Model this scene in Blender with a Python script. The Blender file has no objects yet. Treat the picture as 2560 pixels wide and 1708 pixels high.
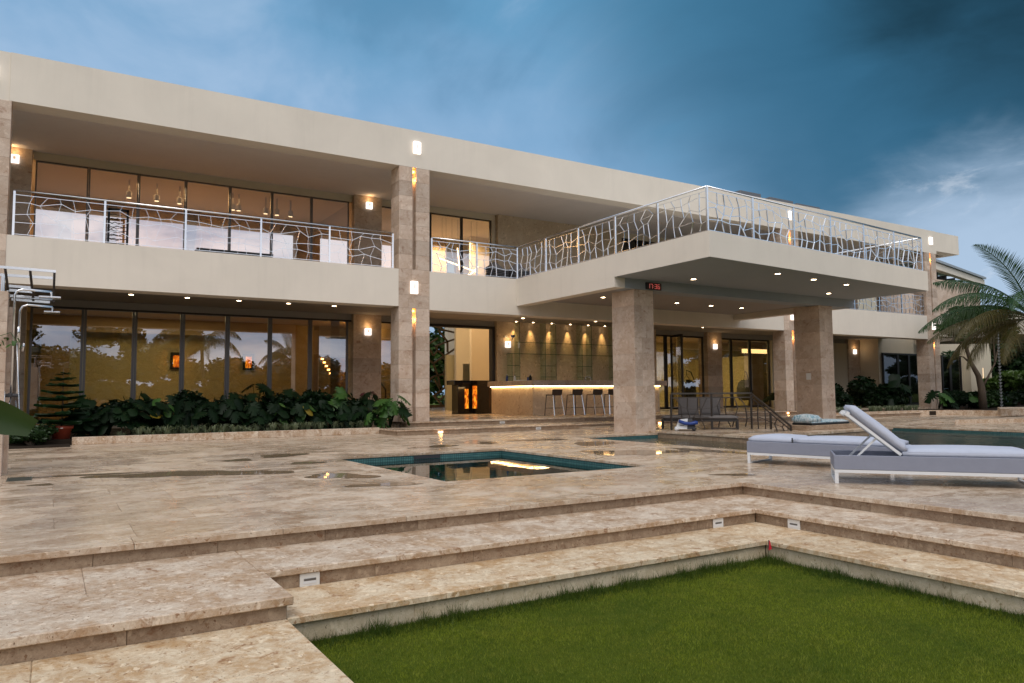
import bpy, bmesh, math, random
import numpy as np
from mathutils import Vector, Matrix

# ------------------------------------------------------------------ camera, sky, sun, exposure
S = bpy.context.scene
col = S.collection
cam_d = bpy.data.cameras.new('camera'); cam = bpy.data.objects.new('camera', cam_d); col.objects.link(cam)
cam_d.sensor_width = 36.0; cam_d.lens = 26.2246; cam_d.clip_start = 0.05; cam_d.clip_end = 3000
_f = Vector((0.5246203512, 0.8484854790, 0.0696123485)); _r = Vector((0.8508051252, -0.5254253693, -0.0076694354)); _u = Vector((-0.0300686894, -0.0632500848, 0.9975446359))
_m = Matrix(((_r.x, _u.x, -_f.x, 0), (_r.y, _u.y, -_f.y, 0), (_r.z, _u.z, -_f.z, 1.2), (0, 0, 0, 1)))
cam.matrix_world = _m
S.camera = cam
S.view_settings.view_transform = 'Standard'; S.view_settings.look = 'None'
S.view_settings.gamma = 1.0; S.view_settings.use_curve_mapping = False
S.view_settings.exposure = -0.06
S.render.engine = 'CYCLES'
S.cycles.use_denoising = True
try: S.cycles.denoiser = 'OPENIMAGEDENOISE'
except Exception: pass
S.cycles.max_bounces = 6; S.cycles.diffuse_bounces = 3; S.cycles.glossy_bounces = 3; S.cycles.transmission_bounces = 2; S.cycles.transparent_max_bounces = 12
S.cycles.caustics_reflective = False; S.cycles.caustics_refractive = False
S.cycles.sample_clamp_indirect = 6.0

SUN_DIR = Vector((-0.36, -0.50, 0.78)).normalized()      # towards the sun: behind the photographer, over the left shoulder
sun_el = math.asin(SUN_DIR.z); sun_rot = math.atan2(SUN_DIR.x, SUN_DIR.y)
sd = bpy.data.lights.new('sun', 'SUN'); sd.energy = 1.15; sd.angle = math.radians(24); sd.color = (1.0, 0.94, 0.87)
so = bpy.data.objects.new('sun', sd); col.objects.link(so)
so.rotation_euler = (-SUN_DIR).to_track_quat('-Z', 'Y').to_euler(); so.location = (-10, -20, 30)

world = bpy.data.worlds.new('World'); S.world = world; world.use_nodes = True
wt = world.node_tree; wt.nodes.clear()
def wn(t, **kw):
    n = wt.nodes.new(t)
    for k, v in kw.items(): setattr(n, k, v)
    return n
def wl(a, b): wt.links.new(a, b)
def wmath(op, a, b=None, clamp=False):
    n = wn('ShaderNodeMath', operation=op, use_clamp=clamp)
    for i, v in enumerate((a, b)):
        if v is None: continue
        if isinstance(v, (int, float)): n.inputs[i].default_value = v
        else: wl(v, n.inputs[i])
    return n.outputs[0]
w_tc = wn('ShaderNodeTexCoord'); w_dir = w_tc.outputs['Generated']
def wmap(v, a, b, c=0.0, d=1.0, smooth=True):
    n = wn('ShaderNodeMapRange', interpolation_type='SMOOTHSTEP' if smooth else 'LINEAR', clamp=True)
    wl(v, n.inputs['Value']); n.inputs['From Min'].default_value = a; n.inputs['From Max'].default_value = b
    n.inputs['To Min'].default_value = c; n.inputs['To Max'].default_value = d
    return n.outputs[0]
def wmix(f, a, b):
    n = wn('ShaderNodeMix', data_type='RGBA')
    if isinstance(f, (int, float)): n.inputs[0].default_value = f
    else: wl(f, n.inputs[0])
    for i, v in ((6, a), (7, b)):
        if isinstance(v, tuple): n.inputs[i].default_value = v + (1,)
        else: wl(v, n.inputs[i])
    return n.outputs[2]
def wdot(v, vec=w_dir):
    n = wn('ShaderNodeVectorMath', operation='DOT_PRODUCT'); wl(vec, n.inputs[0]); n.inputs[1].default_value = Vector(v).normalized()
    return n.outputs['Value']
def wnoise(scale, detail=5.0, rough=0.55, dist=0.0, stretch=(1, 1, 1), off=(0, 0, 0)):
    mp = wn('ShaderNodeMapping'); wl(w_dir, mp.inputs[0]); mp.inputs['Scale'].default_value = stretch; mp.inputs['Location'].default_value = off
    n = wn('ShaderNodeTexNoise'); wl(mp.outputs[0], n.inputs['Vector'])
    n.inputs['Scale'].default_value = scale; n.inputs['Detail'].default_value = detail; n.inputs['Roughness'].default_value = rough; n.inputs['Distortion'].default_value = dist
    return n.outputs['Fac']
sky = wn('ShaderNodeTexSky', sky_type='NISHITA', sun_disc=False)
sky.sun_elevation = sun_el; sky.sun_rotation = sun_rot; sky.air_density = 1.0; sky.dust_density = 1.5; sky.ozone_density = 1.5
bg_sky = wn('ShaderNodeBackground'); wl(sky.outputs[0], bg_sky.inputs[0]); bg_sky.inputs[1].default_value = 0.07
# cloud deck: blue-grey sheet with softer and whiter banks, brighter towards the sun, one heavy rain cloud in the east
n_big = wnoise(1.7, 4, 0.5, 0.3, (1, 1, 2.2), (0.3, 1.1, 0.0))
n_mid = wnoise(4.0, 6, 0.55, 0.5, (1, 1, 2.6), (2.1, 0.4, 0.7))
n_sum = wmath('ADD', wmath('MULTIPLY', n_big, 0.6), wmath('MULTIPLY', n_mid, 0.4))
sepz = wn('ShaderNodeSeparateXYZ'); wl(w_dir, sepz.inputs[0]); elev = sepz.outputs['Z']
c_top = (0.12, 0.35, 0.58); c_mid = (0.255, 0.46, 0.71); c_pale = (0.46, 0.62, 0.83)
hz = wmath('ADD', wmap(elev, 0.48, 0.16, 0.0, 1.0, False), wmath('MULTIPLY', wmath('SUBTRACT', n_sum, 0.5), 1.7))
left = wmap(wdot((-0.05, 0.92, 0.38)), 0.72, 1.0, 0.0, 0.42)
hz = wmath('ADD', hz, left)
cl = wmix(wmap(hz, 0.05, 0.75), c_top, c_mid)
cl = wmix(wmap(hz, 0.65, 1.35), cl, c_pale)
n_wis = wnoise(2.6, 6, 0.55, 0.6, (1.2, 1.0, 1.5), (0.7, 2.2, 1.9))
cl = wmix(wmath('MULTIPLY', wmap(n_wis, 0.48, 0.68), 0.60), cl, (0.46, 0.63, 0.86)); cl = wmix(wmath('MULTIPLY', wmap(n_wis, 0.50, 0.32), 0.50), cl, (0.10, 0.26, 0.44))
rain = wmath('ADD', wdot((0.870, 0.280, 0.450)), wmath('MULTIPLY', wmath('SUBTRACT', n_sum, 0.5), 0.14))
cl = wmix(wmath('MULTIPLY', wmap(rain, 0.82, 0.975), 1.0), cl, (0.036, 0.150, 0.265))
cl = wmix(wmap(rain, 0.955, 1.02), cl, (0.006, 0.034, 0.055))
n_str = wnoise(3.6, 6, 0.55, 0.7, (1, 1, 2.4), (4.2, 1.4, 0.2))
n_st2 = wnoise(9.0, 6, 0.6, 0.9, (1, 1, 2.2), (1.2, 3.4, 0.6))
brk = wmath('ADD', wdot((0.907, 0.421, 0.030)), wmath('ADD', wmath('MULTIPLY', wmath('SUBTRACT', n_str, 0.5), 0.035), wmath('MULTIPLY', wmath('SUBTRACT', n_st2, 0.5), 0.014)))
cl = wmix(wmath('MULTIPLY', wmap(brk, 0.958, 0.996), 0.92), cl, (0.50, 0.655, 0.86)); cl = wmix(wmath('MULTIPLY', wmap(n_st2, 0.52, 0.70), wmath('MULTIPLY', wmap(brk, 0.965, 0.985), 0.55)), cl, (0.80, 0.86, 0.95))
sunw = wdot(tuple(SUN_DIR))
cl = wmix(wmap(wmath('ADD', sunw, wmath('MULTIPLY', wmath('SUBTRACT', n_mid, 0.5), 0.5)), -0.10, 0.75), cl, wmix(wmap(n_mid, 0.36, 0.60), (0.62, 0.70, 0.86), (1.45, 1.38, 1.36)))
bg_cl = wn('ShaderNodeBackground'); wl(cl, bg_cl.inputs[0]); bg_cl.inputs[1].default_value = 0.98
mixw = wn('ShaderNodeMixShader'); mixw.inputs[0].default_value = 0.94
wl(bg_sky.outputs[0], mixw.inputs[1]); wl(bg_cl.outputs[0], mixw.inputs[2])
wo = wn('ShaderNodeOutputWorld'); wl(mixw.outputs[0], wo.inputs[0])

# ------------------------------------------------------------------ helpers
rnd = random.Random(7)
WO = {}                                           # world origin of each object made here
class MB:
    def __init__(s): s.v = []; s.f = []
    def add(s, vs, fs):
        o = len(s.v); s.v += [tuple(p) for p in vs]; s.f += [tuple(i + o for i in q) for q in fs]; return s
    def box(s, x0, y0, z0, x1, y1, z1):
        return s.add([(x0,y0,z0),(x1,y0,z0),(x1,y1,z0),(x0,y1,z0),(x0,y0,z1),(x1,y0,z1),(x1,y1,z1),(x0,y1,z1)],
                     [(3,2,1,0),(4,5,6,7),(0,1,5,4),(1,2,6,5),(2,3,7,6),(3,0,4,7)])
    def cbox(s, x0, y0, z0, x1, y1, z1, c=0.006):
        c = min(c, (x1-x0)*.49, (y1-y0)*.49, (z1-z0)*.49)
        lo = (x0,y0,z0); hi = (x1,y1,z1); vs = []; idx = {}
        for sx in (0,1):
            for sy in (0,1):
                for sz in (0,1):
                    sg = (sx,sy,sz)
                    for a in range(3):
                        p = []
                        for k in range(3):
                            e = hi[k] if sg[k] else lo[k]
                            p.append(e if k == a else e + (-c if sg[k] else c))
                        idx[(sg,a)] = len(vs); vs.append(tuple(p))
        fs = []
        def orient(q, n):
            a, b, d = Vector(vs[q[0]]), Vector(vs[q[1]]), Vector(vs[q[2]])
            return tuple(q) if (b-a).cross(d-a).dot(Vector(n)) > 0 else tuple(reversed(q))
        for a in range(3):
            u, w = [k for k in range(3) if k != a]
            for sa in (0,1):
                q = []
                for su, sw in ((0,0),(1,0),(1,1),(0,1)):
                    g = [0,0,0]; g[a]=sa; g[u]=su; g[w]=sw; q.append(idx[(tuple(g),a)])
                n = [0,0,0]; n[a] = 1 if sa else -1; fs.append(orient(q, n))
        for a in range(3):                          # edge along axis a
            u, w = [k for k in range(3) if k != a]
            for su in (0,1):
                for sw in (0,1):
                    g0=[0,0,0]; g1=[0,0,0]; g0[a]=0; g1[a]=1
                    for g in (g0,g1): g[u]=su; g[w]=sw
                    q = [idx[(tuple(g0),u)], idx[(tuple(g1),u)], idx[(tuple(g1),w)], idx[(tuple(g0),w)]]
                    n=[0,0,0]; n[u]=1 if su else -1; n[w]=1 if sw else -1; fs.append(orient(q, n))
        for sx in (0,1):
            for sy in (0,1):
                for sz in (0,1):
                    sg=(sx,sy,sz); q=[idx[(sg,0)],idx[(sg,1)],idx[(sg,2)]]
                    fs.append(orient(q, [1 if t else -1 for t in sg]))
        return s.add(vs, fs)
    def prism(s, poly, z0, z1):
        n = len(poly); a = sum(poly[i][0]*poly[(i+1)%n][1]-poly[(i+1)%n][0]*poly[i][1] for i in range(n))
        if a < 0: poly = list(reversed(poly))
        vs = [(x,y,z0) for x,y in poly] + [(x,y,z1) for x,y in poly]
        fs = [tuple(range(n-1,-1,-1)), tuple(range(n,2*n))] + [(i,(i+1)%n,n+(i+1)%n,n+i) for i in range(n)]
        return s.add(vs, fs)
    def tube(s, pts, r, n=6, caps=True, up=(0,0,1)):
        pts = [Vector(p) for p in pts]; rs = r if isinstance(r,(list,tuple)) else [r]*len(pts); rings=[]; o=len(s.v)
        prev=None
        for i,p in enumerate(pts):
            t = (pts[min(i+1,len(pts)-1)]-pts[max(i-1,0)]).normalized()
            ref = Vector(up) if abs(t.dot(Vector(up)))<0.95 else Vector((1,0,0))
            if prev is not None and abs(t.dot(prev))<0.95: ref=prev
            a = (ref - t*ref.dot(t)).normalized(); b = t.cross(a); prev=a
            for k in range(n):
                an = 2*math.pi*(k+.5)/n; s.v.append(tuple(p+(a*math.cos(an)+b*math.sin(an))*rs[i]))
        for i in range(len(pts)-1):
            for k in range(n):
                q=[o+i*n+k, o+i*n+(k+1)%n, o+(i+1)*n+(k+1)%n, o+(i+1)*n+k]; s.f.append(tuple(q))
        if caps: s.f.append(tuple(o+k for k in range(n-1,-1,-1))); s.f.append(tuple(o+(len(pts)-1)*n+k for k in range(n)))
        return s
    def bar(s, a, b, w, h=None, up=(0,0,1)):
        a=Vector(a); b=Vector(b); h=w if h is None else h; t=(b-a).normalized(); ref=Vector(up) if abs(t.dot(Vector(up)))<.95 else Vector((1,0,0))
        x=t.cross(ref).normalized()*w/2; y=x.cross(t).normalized()*h/2
        vs=[a-x-y,a+x-y,a+x+y,a-x+y,b-x-y,b+x-y,b+x+y,b-x+y]
        return s.add(vs,[(3,2,1,0),(4,5,6,7),(0,1,5,4),(1,2,6,5),(2,3,7,6),(3,0,4,7)])
    def lathe(s, prof, n=24, c=(0,0,0), caps=True):
        o=len(s.v)
        for r,z in prof:
            for k in range(n): a=2*math.pi*k/n; s.v.append((c[0]+r*math.cos(a),c[1]+r*math.sin(a),c[2]+z))
        for i in range(len(prof)-1):
            for k in range(n): s.f.append((o+i*n+k,o+i*n+(k+1)%n,o+(i+1)*n+(k+1)%n,o+(i+1)*n+k))
        if caps: s.f.append(tuple(o+k for k in range(n-1,-1,-1))); s.f.append(tuple(o+(len(prof)-1)*n+k for k in range(n)))
        return s
    def xf(s, M):
        s.v=[tuple(M@Vector(p)) for p in s.v]; return s
def mesh_of(name, mb, mat, smooth=False, off=None):
    me = bpy.data.meshes.new(name)
    vs = mb.v if off is None else [(p[0]-off[0],p[1]-off[1],p[2]-off[2]) for p in mb.v]
    me.from_pydata(vs, [], mb.f)
    if mat is not None: me.materials.append(mat)
    if smooth: me.polygons.foreach_set('use_smooth',[True]*len(me.polygons))
    me.update(); return me
def tagp(o, label=None, cat=None, group=None, kind=None):
    if label: o['label']=label
    if cat: o['category']=cat
    if group: o['group']=group
    if kind: o['kind']=kind
    return o
def obj(name, mb, mat, parent=None, smooth=False, local=False, **tg):
    """mesh object; vertices are world coordinates unless local"""
    po = WO.get(parent.name, Vector((0,0,0))) if parent else Vector((0,0,0))
    me = mesh_of(name, mb, mat, smooth, None if local else po)
    o = bpy.data.objects.new(name, me); col.objects.link(o)
    if parent: o.parent = parent
    WO[o.name] = po
    return tagp(o, **tg)
def empty(name, loc=(0,0,0), rz=0.0, parent=None, **tg):
    o = bpy.data.objects.new(name, None); col.objects.link(o); o.empty_display_size=.2
    po = WO.get(parent.name, Vector((0,0,0))) if parent else Vector((0,0,0))
    o.location = Vector(loc)-po; o.rotation_euler=(0,0,rz); WO[o.name]=Vector(loc)
    if parent: o.parent=parent
    return tagp(o, **tg)
_bc = {}
def block(name, x0,y0,z0,x1,y1,z1, mat, parent=None, c=0.004, **tg):
    """chamfered block whose mesh is shared with every block of the same size"""
    k=(round(x1-x0,3),round(y1-y0,3),round(z1-z0,3),c,mat.name)
    if k not in _bc:
        a,b,d=[t/2 for t in k[:3]]; _bc[k]=mesh_of(name, MB().cbox(-a,-b,-d,a,b,d,c) if c else MB().box(-a,-b,-d,a,b,d), mat)
    o=bpy.data.objects.new(name,_bc[k]); col.objects.link(o); ctr=Vector(((x0+x1)/2,(y0+y1)/2,(z0+z1)/2))
    po=WO.get(parent.name,Vector((0,0,0))) if parent else Vector((0,0,0)); o.location=ctr-po
    if parent: o.parent=parent
    WO[o.name]=ctr
    return tagp(o,**tg)
def copy_tree(o, parent=None):
    c=o.copy(); col.objects.link(c)
    if parent is not None: c.parent=parent
    for ch in list(o.children): copy_tree(ch,c)
    return c
def lamp(name, kind, loc, power, color, parent=None, rot=None, **kw):
    d=bpy.data.lights.new(name,kind); d.energy=power; d.color=color
    for k,v in kw.items(): setattr(d,k,v)
    o=bpy.data.objects.new(name,d); col.objects.link(o)
    po=WO.get(parent.name,Vector((0,0,0))) if parent else Vector((0,0,0)); o.location=Vector(loc)-po
    if rot: o.rotation_euler=rot
    if parent: o.parent=parent
    return o
WARM=(1.0,0.60,0.25); WARMW=(1.0,0.74,0.45)

# ------------------------------------------------------------------ materials
def newmat(name):
    m=bpy.data.materials.new(name); m.use_nodes=True; t=m.node_tree; t.nodes.clear()
    o=t.nodes.new('ShaderNodeOutputMaterial'); return m,t,o
class NT:
    def __init__(s,t): s.t=t
    def n(s,ty,**kw):
        x=s.t.nodes.new(ty)
        for k,v in kw.items(): setattr(x,k,v)
        return x
    def l(s,a,b): s.t.links.new(a,b)
    def pos(s): return s.n('ShaderNodeNewGeometry').outputs['Position']
    def objc(s): return s.n('ShaderNodeTexCoord').outputs['Object']
    def rand(s): return s.n('ShaderNodeObjectInfo').outputs['Random']
    def mapping(s,v,scale=(1,1,1),loc=(0,0,0),rot=(0,0,0)):
        m=s.n('ShaderNodeMapping'); s.l(v,m.inputs[0]); m.inputs['Scale'].default_value=scale; m.inputs['Location'].default_value=loc; m.inputs['Rotation'].default_value=rot
        return m.outputs[0]
    def noise(s,v,scale,detail=5,rough=.55,dist=0.0,out='Fac'):
        n=s.n('ShaderNodeTexNoise'); s.l(v,n.inputs['Vector']); n.inputs['Scale'].default_value=scale; n.inputs['Detail'].default_value=detail
        n.inputs['Roughness'].default_value=rough; n.inputs['Distortion'].default_value=dist; return n.outputs[out]
    def ramp(s,v,stops,interp='LINEAR'):
        r=s.n('ShaderNodeValToRGB'); s.l(v,r.inputs[0]); e=r.color_ramp; e.interpolation=interp
        while len(e.elements)<len(stops): e.elements.new(.5)
        for i,(p,c) in enumerate(stops):
            e.elements[i].position=p; e.elements[i].color=(c,c,c,1) if isinstance(c,(int,float)) else tuple(c)+(1,)
        return r.outputs[0]
    def mix(s,f,a,b,mode='MIX'):
        n=s.n('ShaderNodeMix',data_type='RGBA',blend_type=mode)
        for i,v in ((0,f),(6,a),(7,b)):
            if isinstance(v,(int,float)): n.inputs[i].default_value=v if i==0 else (v,v,v,1)
            elif isinstance(v,tuple): n.inputs[i].default_value=v+(1,)
            else: s.l(v,n.inputs[i])
        return n.outputs[2]
    def math(s,op,a,b=None,clamp=False):
        n=s.n('ShaderNodeMath',operation=op,use_clamp=clamp)
        for i,v in enumerate((a,b)):
            if v is None: continue
            if isinstance(v,(int,float)): n.inputs[i].default_value=v
            else: s.l(v,n.inputs[i])
        return n.outputs[0]
    def bump(s,h,strength=.3,dist=.01):
        b=s.n('ShaderNodeBump'); s.l(h,b.inputs['Height']); b.inputs['Strength'].default_value=strength; b.inputs['Distance'].default_value=dist; return b.outputs[0]
    def princ(s,color,rough=.5,metal=0.0,spec=.5,bump=None,**kw):
        p=s.n('ShaderNodeBsdfPrincipled')
        for nm,v in (('Base Color',color),('Roughness',rough),('Metallic',metal),('Specular IOR Level',spec)):
            if isinstance(v,tuple): p.inputs[nm].default_value=v+(1,)
            elif isinstance(v,(int,float)): p.inputs[nm].default_value=v
            else: s.l(v,p.inputs[nm])
        if bump is not None: s.l(bump,p.inputs['Normal'])
        for k,v in kw.items(): p.inputs[k].default_value=v
        return p.outputs[0]
M={}
def simple(name,color,rough=.5,metal=0.0,spec=.5,var=0.0,bumpsc=None,bumpst=.15):
    m,t,o=newmat(name); k=NT(t); c=color; b=None
    if var:
        nz=k.noise(k.pos(),3.0,5,.6); c=k.mix(nz,tuple(x*(1-var) for x in color),tuple(min(1,x*(1+var)) for x in color))
    if bumpsc: b=k.bump(k.noise(k.pos(),bumpsc,4,.6),bumpst,.01)
    k.l(k.princ(c,rough,metal,spec,b),o.inputs[0]); M[name]=m; return m
def emis(name,color,strength,base=(.8,.8,.8)):
    m,t,o=newmat(name); k=NT(t); p=k.n('ShaderNodeBsdfPrincipled'); p.inputs['Base Color'].default_value=base+(1,)
    p.inputs['Emission Color'].default_value=color+(1,); p.inputs['Emission Strength'].default_value=strength; k.l(p.outputs[0],o.inputs[0]); M[name]=m; return m
def stone(name,base,pale,vein,rough=(.35,.6),scale=1.0,vein_amt=.5,pit=.6,spec=.5,pervar=.10,streak=(1,1,1),bump=.25,wet=False,fw=.45):
    m,t,o=newmat(name); k=NT(t); p=k.mapping(k.pos(),(scale*streak[0],scale*streak[1],scale*streak[2]))
    r=k.rand()
    offs=k.n('ShaderNodeCombineXYZ'); k.l(k.math('MULTIPLY',r,37.0),offs.inputs[0]); k.l(k.math('MULTIPLY',r,-23.0),offs.inputs[1]); k.l(k.math('MULTIPLY',r,11.0),offs.inputs[2])
    av=k.n('ShaderNodeVectorMath',operation='ADD'); k.l(p,av.inputs[0]); k.l(offs.outputs[0],av.inputs[1]); p=av.outputs[0]
    n1=k.noise(p,1.6,8,.6,.6); n2=k.noise(p,4.5,8,.65,1.2); n3=k.noise(p,11,6,.7,.9)
    ns=k.noise(p,8.5,9,.72,.5); c=k.mix(k.math('ADD',k.math('MULTIPLY',k.ramp(n1,[(.42,0.0),(.58,1.0)]),1-fw),k.math('MULTIPLY',k.ramp(ns,[(.42,0.0),(.58,1.0)]),fw)),base,pale)
    c=k.mix(k.math('MULTIPLY',k.ramp(n2,[(.56,0.0),(.64,1.0)]),.65),c,tuple(min(1,x*1.18) for x in pale))
    vm=k.ramp(n2,[(.32,1.0),(.43,0.0)]); vm2=k.ramp(n3,[(.32,1.0),(.42,0.0)])
    c=k.mix(k.math('MULTIPLY',vm,vein_amt),c,vein)
    c=k.mix(k.math('MULTIPLY',vm2,vein_amt*.55),c,tuple(x*.8 for x in vein))
    fine=k.noise(p,60,3,.7); c=k.mix(.30,c,k.ramp(fine,[(.3,.35),(.7,.75)]),'OVERLAY')
    pm=k.ramp(k.noise(p,26,3,.6,.5),[(.26,1.0),(.31,0.0)]); c=k.mix(k.math('MULTIPLY',pm,pit),c,tuple(x*.35 for x in vein))
    if fw>.3:                                        # crisp fossil flecks and holes of the coral stone
        dv=k.n('ShaderNodeVectorMath',operation='MULTIPLY_ADD'); k.l(k.noise(p,6,3,.6,out='Color'),dv.inputs[0]); dv.inputs[1].default_value=(.22,.22,.22); k.l(p,dv.inputs[2])
        for vs,th,col3,am,cut in ((7.0,.30,tuple(min(1,x*1.22) for x in pale),.75,.62),(13.0,.26,tuple(x*.9 for x in vein),.8,.70),(24.0,.22,tuple(x*.45 for x in vein),.8,.78)):
            vo=k.n('ShaderNodeTexVoronoi'); k.l(dv.outputs[0],vo.inputs['Vector']); vo.inputs['Scale'].default_value=vs
            sc=k.n('ShaderNodeSeparateColor'); k.l(vo.outputs['Color'],sc.inputs[0]); mk=k.math('MULTIPLY',k.ramp(vo.outputs['Distance'],[(th*.75,1.0),(th,0.0)]),k.ramp(sc.outputs[0],[(cut,0.0),(cut+.06,1.0)]))
            c=k.mix(k.math('MULTIPLY',mk,am),c,col3)
    tone=k.math('ADD',k.math('MULTIPLY',r,2*pervar),1-pervar); tc=k.n('ShaderNodeCombineXYZ')
    for i in range(3): k.l(tone,tc.inputs[i])
    c=k.mix(1.0,c,tc.outputs[0],'MULTIPLY')
    rg=k.n('ShaderNodeMapRange'); k.l(n1,rg.inputs['Value']); rg.inputs['From Min'].default_value=.35; rg.inputs['From Max'].default_value=.65
    rg.inputs['To Min'].default_value=rough[0]; rg.inputs['To Max'].default_value=rough[1]; ro=rg.outputs[0]
    if wet:                                          # damp film left by the rain: large smooth areas between drier ones
        wm=k.noise(k.mapping(k.pos(),(.55,.9,1)),1.0,5,.55,.8); ro=k.math('MULTIPLY',ro,k.ramp(wm,[(.40,1.0),(.58,.45)]))
        c=k.mix(k.ramp(wm,[(.42,0.0),(.6,.30)]),c,k.mix(1.0,c,(.80,.72,.64),'MULTIPLY'))
    h=k.math('SUBTRACT',k.math('ADD',k.math('MULTIPLY',n3,.5),k.math('MULTIPLY',fine,.25)),k.math('MULTIPLY',pm,.8))
    k.l(k.princ(c,ro,0,spec,k.bump(h,bump,.006)),o.inputs[0]); M[name]=m; return m
stone('stone_floor',(.40,.275,.175),(.60,.505,.40),(.28,.145,.065),(.26,.5),1.7,.5,.6,.5,.085,(1,1.3,1),.2,True)
stone('stone_low',(.45,.285,.14),(.66,.545,.39),(.28,.13,.045),(.4,.65),1.9,.9,.9,.5,.06,(1,1,1),.4)
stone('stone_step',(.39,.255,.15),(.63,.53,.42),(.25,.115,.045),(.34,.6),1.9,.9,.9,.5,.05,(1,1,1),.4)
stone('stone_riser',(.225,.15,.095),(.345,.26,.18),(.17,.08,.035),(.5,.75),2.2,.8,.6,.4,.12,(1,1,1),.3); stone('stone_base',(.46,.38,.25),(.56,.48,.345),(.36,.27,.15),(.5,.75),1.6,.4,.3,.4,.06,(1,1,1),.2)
stone('stone_wall',(.46,.345,.26),(.565,.46,.375),(.25,.12,.07),(.55,.75),1.0,.6,.4,.35,.16,(1,1,1.1),.22,False,.2)
stone('stone_bar',(.56,.42,.28),(.63,.51,.37),(.30,.17,.10),(.45,.6),.7,.25,.15,.4,.04,(1,1,1),.1)
def stucco(name,color,stain=.10):
    m,t,o=newmat(name); k=NT(t); p=k.pos()
    n=k.noise(p,.6,6,.6,.4); c=k.mix(k.ramp(n,[(.3,0.0),(.72,1.0)]),tuple(x*(1-stain) for x in color),color)
    st=k.noise(k.mapping(p,(2.6,2.6,.16)),1.7,7,.68); c=k.mix(k.math('MULTIPLY',k.ramp(st,[(.52,0.0),(.74,1.0)]),.13),c,tuple(x*.62 for x in color))
    b=k.bump(k.math('ADD',k.noise(p,55,4,.6),k.math('MULTIPLY',k.noise(p,9,3,.5),.6)),.14,.008)
    k.l(k.princ(c,.85,0,.2,b),o.inputs[0]); M[name]=m; return m
stucco('stucco',(.77,.71,.62)); stucco('soffit',(.36,.34,.325),.06); stucco('soffit_shaded',(.34,.375,.415),.05); stucco('soffit_up',(.80,.75,.71),.06); stucco('cream_wall',(.70,.62,.48),.06)  # lower soffits darkened, canopy one blued: overhang shade put into the colour
stucco('room_wall',(.52,.45,.28),.05); stucco('room_ceiling',(.46,.36,.25),.05)
simple('chrome',(.78,.80,.83),.16,1.0); simple('steel_dark',(.16,.14,.125),.32,.9); simple('frame_dark',(.050,.045,.042),.42,.5)
simple('frame_grey',(.17,.165,.165),.38,.7); simple('black_metal',(.012,.012,.013),.4,.3); simple('white_plastic',(.72,.73,.74),.45); simple('white_metal',(.70,.72,.74),.4)
simple('bronze',(.23,.145,.075),.38,.75); simple('plate_white',(.70,.70,.68),.5); simple('dark_plastic',(.03,.03,.035),.5); simple('blue_plastic',(.01,.045,.24),.3)
simple('terracotta',(.33,.062,.032),.55,0,.4,.15,30,.1); simple('soil',(.03,.022,.016),.95,0,.1,.3,20,.5)
simple('bark',(.10,.075,.055),.9,0,.2,.3,18,.6); simple('palm_trunk',(.16,.13,.10),.9,0,.2,.25,25,.5); simple('roof_metal',(.36,.39,.41),.5,.2); simple('eave_dark',(.03,.028,.026),.7)
simple('wicker',(.085,.085,.09),.7,0,.3,.25,60,.5); simple('red_cloth',(.55,.012,.03),.6); simple('grate',(.055,.065,.055),.5,.3)
simple('floor_in',(.42,.33,.235),.22,0,.5,.15); simple('stool_leather',(.055,.038,.028),.5,0,.4); simple('towel',(.62,.66,.72),.95,0,.1,.05,60,.3)
simple('glass_edge',(.06,.13,.10),.15,0,.5); simple('curtain',(.40,.28,.16),.9,0,.1)
def fabric(name,color,weave=230):
    m,t,o=newmat(name); k=NT(t); p=k.objc()
    b=k.bump(k.math('ADD',k.noise(p,weave,2,.5),k.math('MULTIPLY',k.noise(p,4,4,.6,.6),3.0)),.3,.012)
    n=k.noise(p,7,5,.6); c=k.mix(n,tuple(x*.90 for x in color),tuple(x*1.06 for x in color))
    k.l(k.princ(c,.82,0,.25,b),o.inputs[0]); M[name]=m
fabric('cushion',(.46,.50,.60)); fabric('sling',(.255,.275,.345),420); fabric('grey_cushion',(.20,.185,.18))
def leafm(name,c1,c2,rough=.42,trans=.22,spec=.4):
    m,t,o=newmat(name); k=NT(t); r=k.rand(); n=k.noise(k.pos(),2.2,4,.6)
    f=k.math('ADD',k.math('MULTIPLY',r,.55),k.math('MULTIPLY',n,.55),True); c=k.mix(f,c1,c2)
    a=k.princ(c,rough,0,spec); tr=k.n('ShaderNodeBsdfTranslucent'); k.l(k.mix(1.0,c,(1.0,1.15,.5),'MULTIPLY'),tr.inputs[0])
    mx=k.n('ShaderNodeMixShader'); mx.inputs[0].default_value=trans; k.l(a,mx.inputs[1]); k.l(tr.outputs[0],mx.inputs[2]); k.l(mx.outputs[0],o.inputs[0]); M[name]=m
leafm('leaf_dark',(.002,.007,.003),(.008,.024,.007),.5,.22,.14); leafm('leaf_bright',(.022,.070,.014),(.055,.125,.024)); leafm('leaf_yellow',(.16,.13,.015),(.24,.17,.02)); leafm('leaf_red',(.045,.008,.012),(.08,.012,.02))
leafm('leaf_pine',(.012,.040,.018),(.028,.075,.026)); leafm('leaf_palm',(.014,.052,.012),(.042,.100,.020)); leafm('leaf_palm_old',(.050,.050,.014),(.105,.080,.020)); leafm('leaf_lily',(.07,.11,.05),(.30,.33,.21)); leafm('leaf_tree',(.010,.030,.012),(.036,.075,.020)); leafm('leaf_tree_light',(.035,.085,.015),(.085,.14,.03))
leafm('leaf_banana',(.012,.035,.004),(.035,.065,.008))
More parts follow.
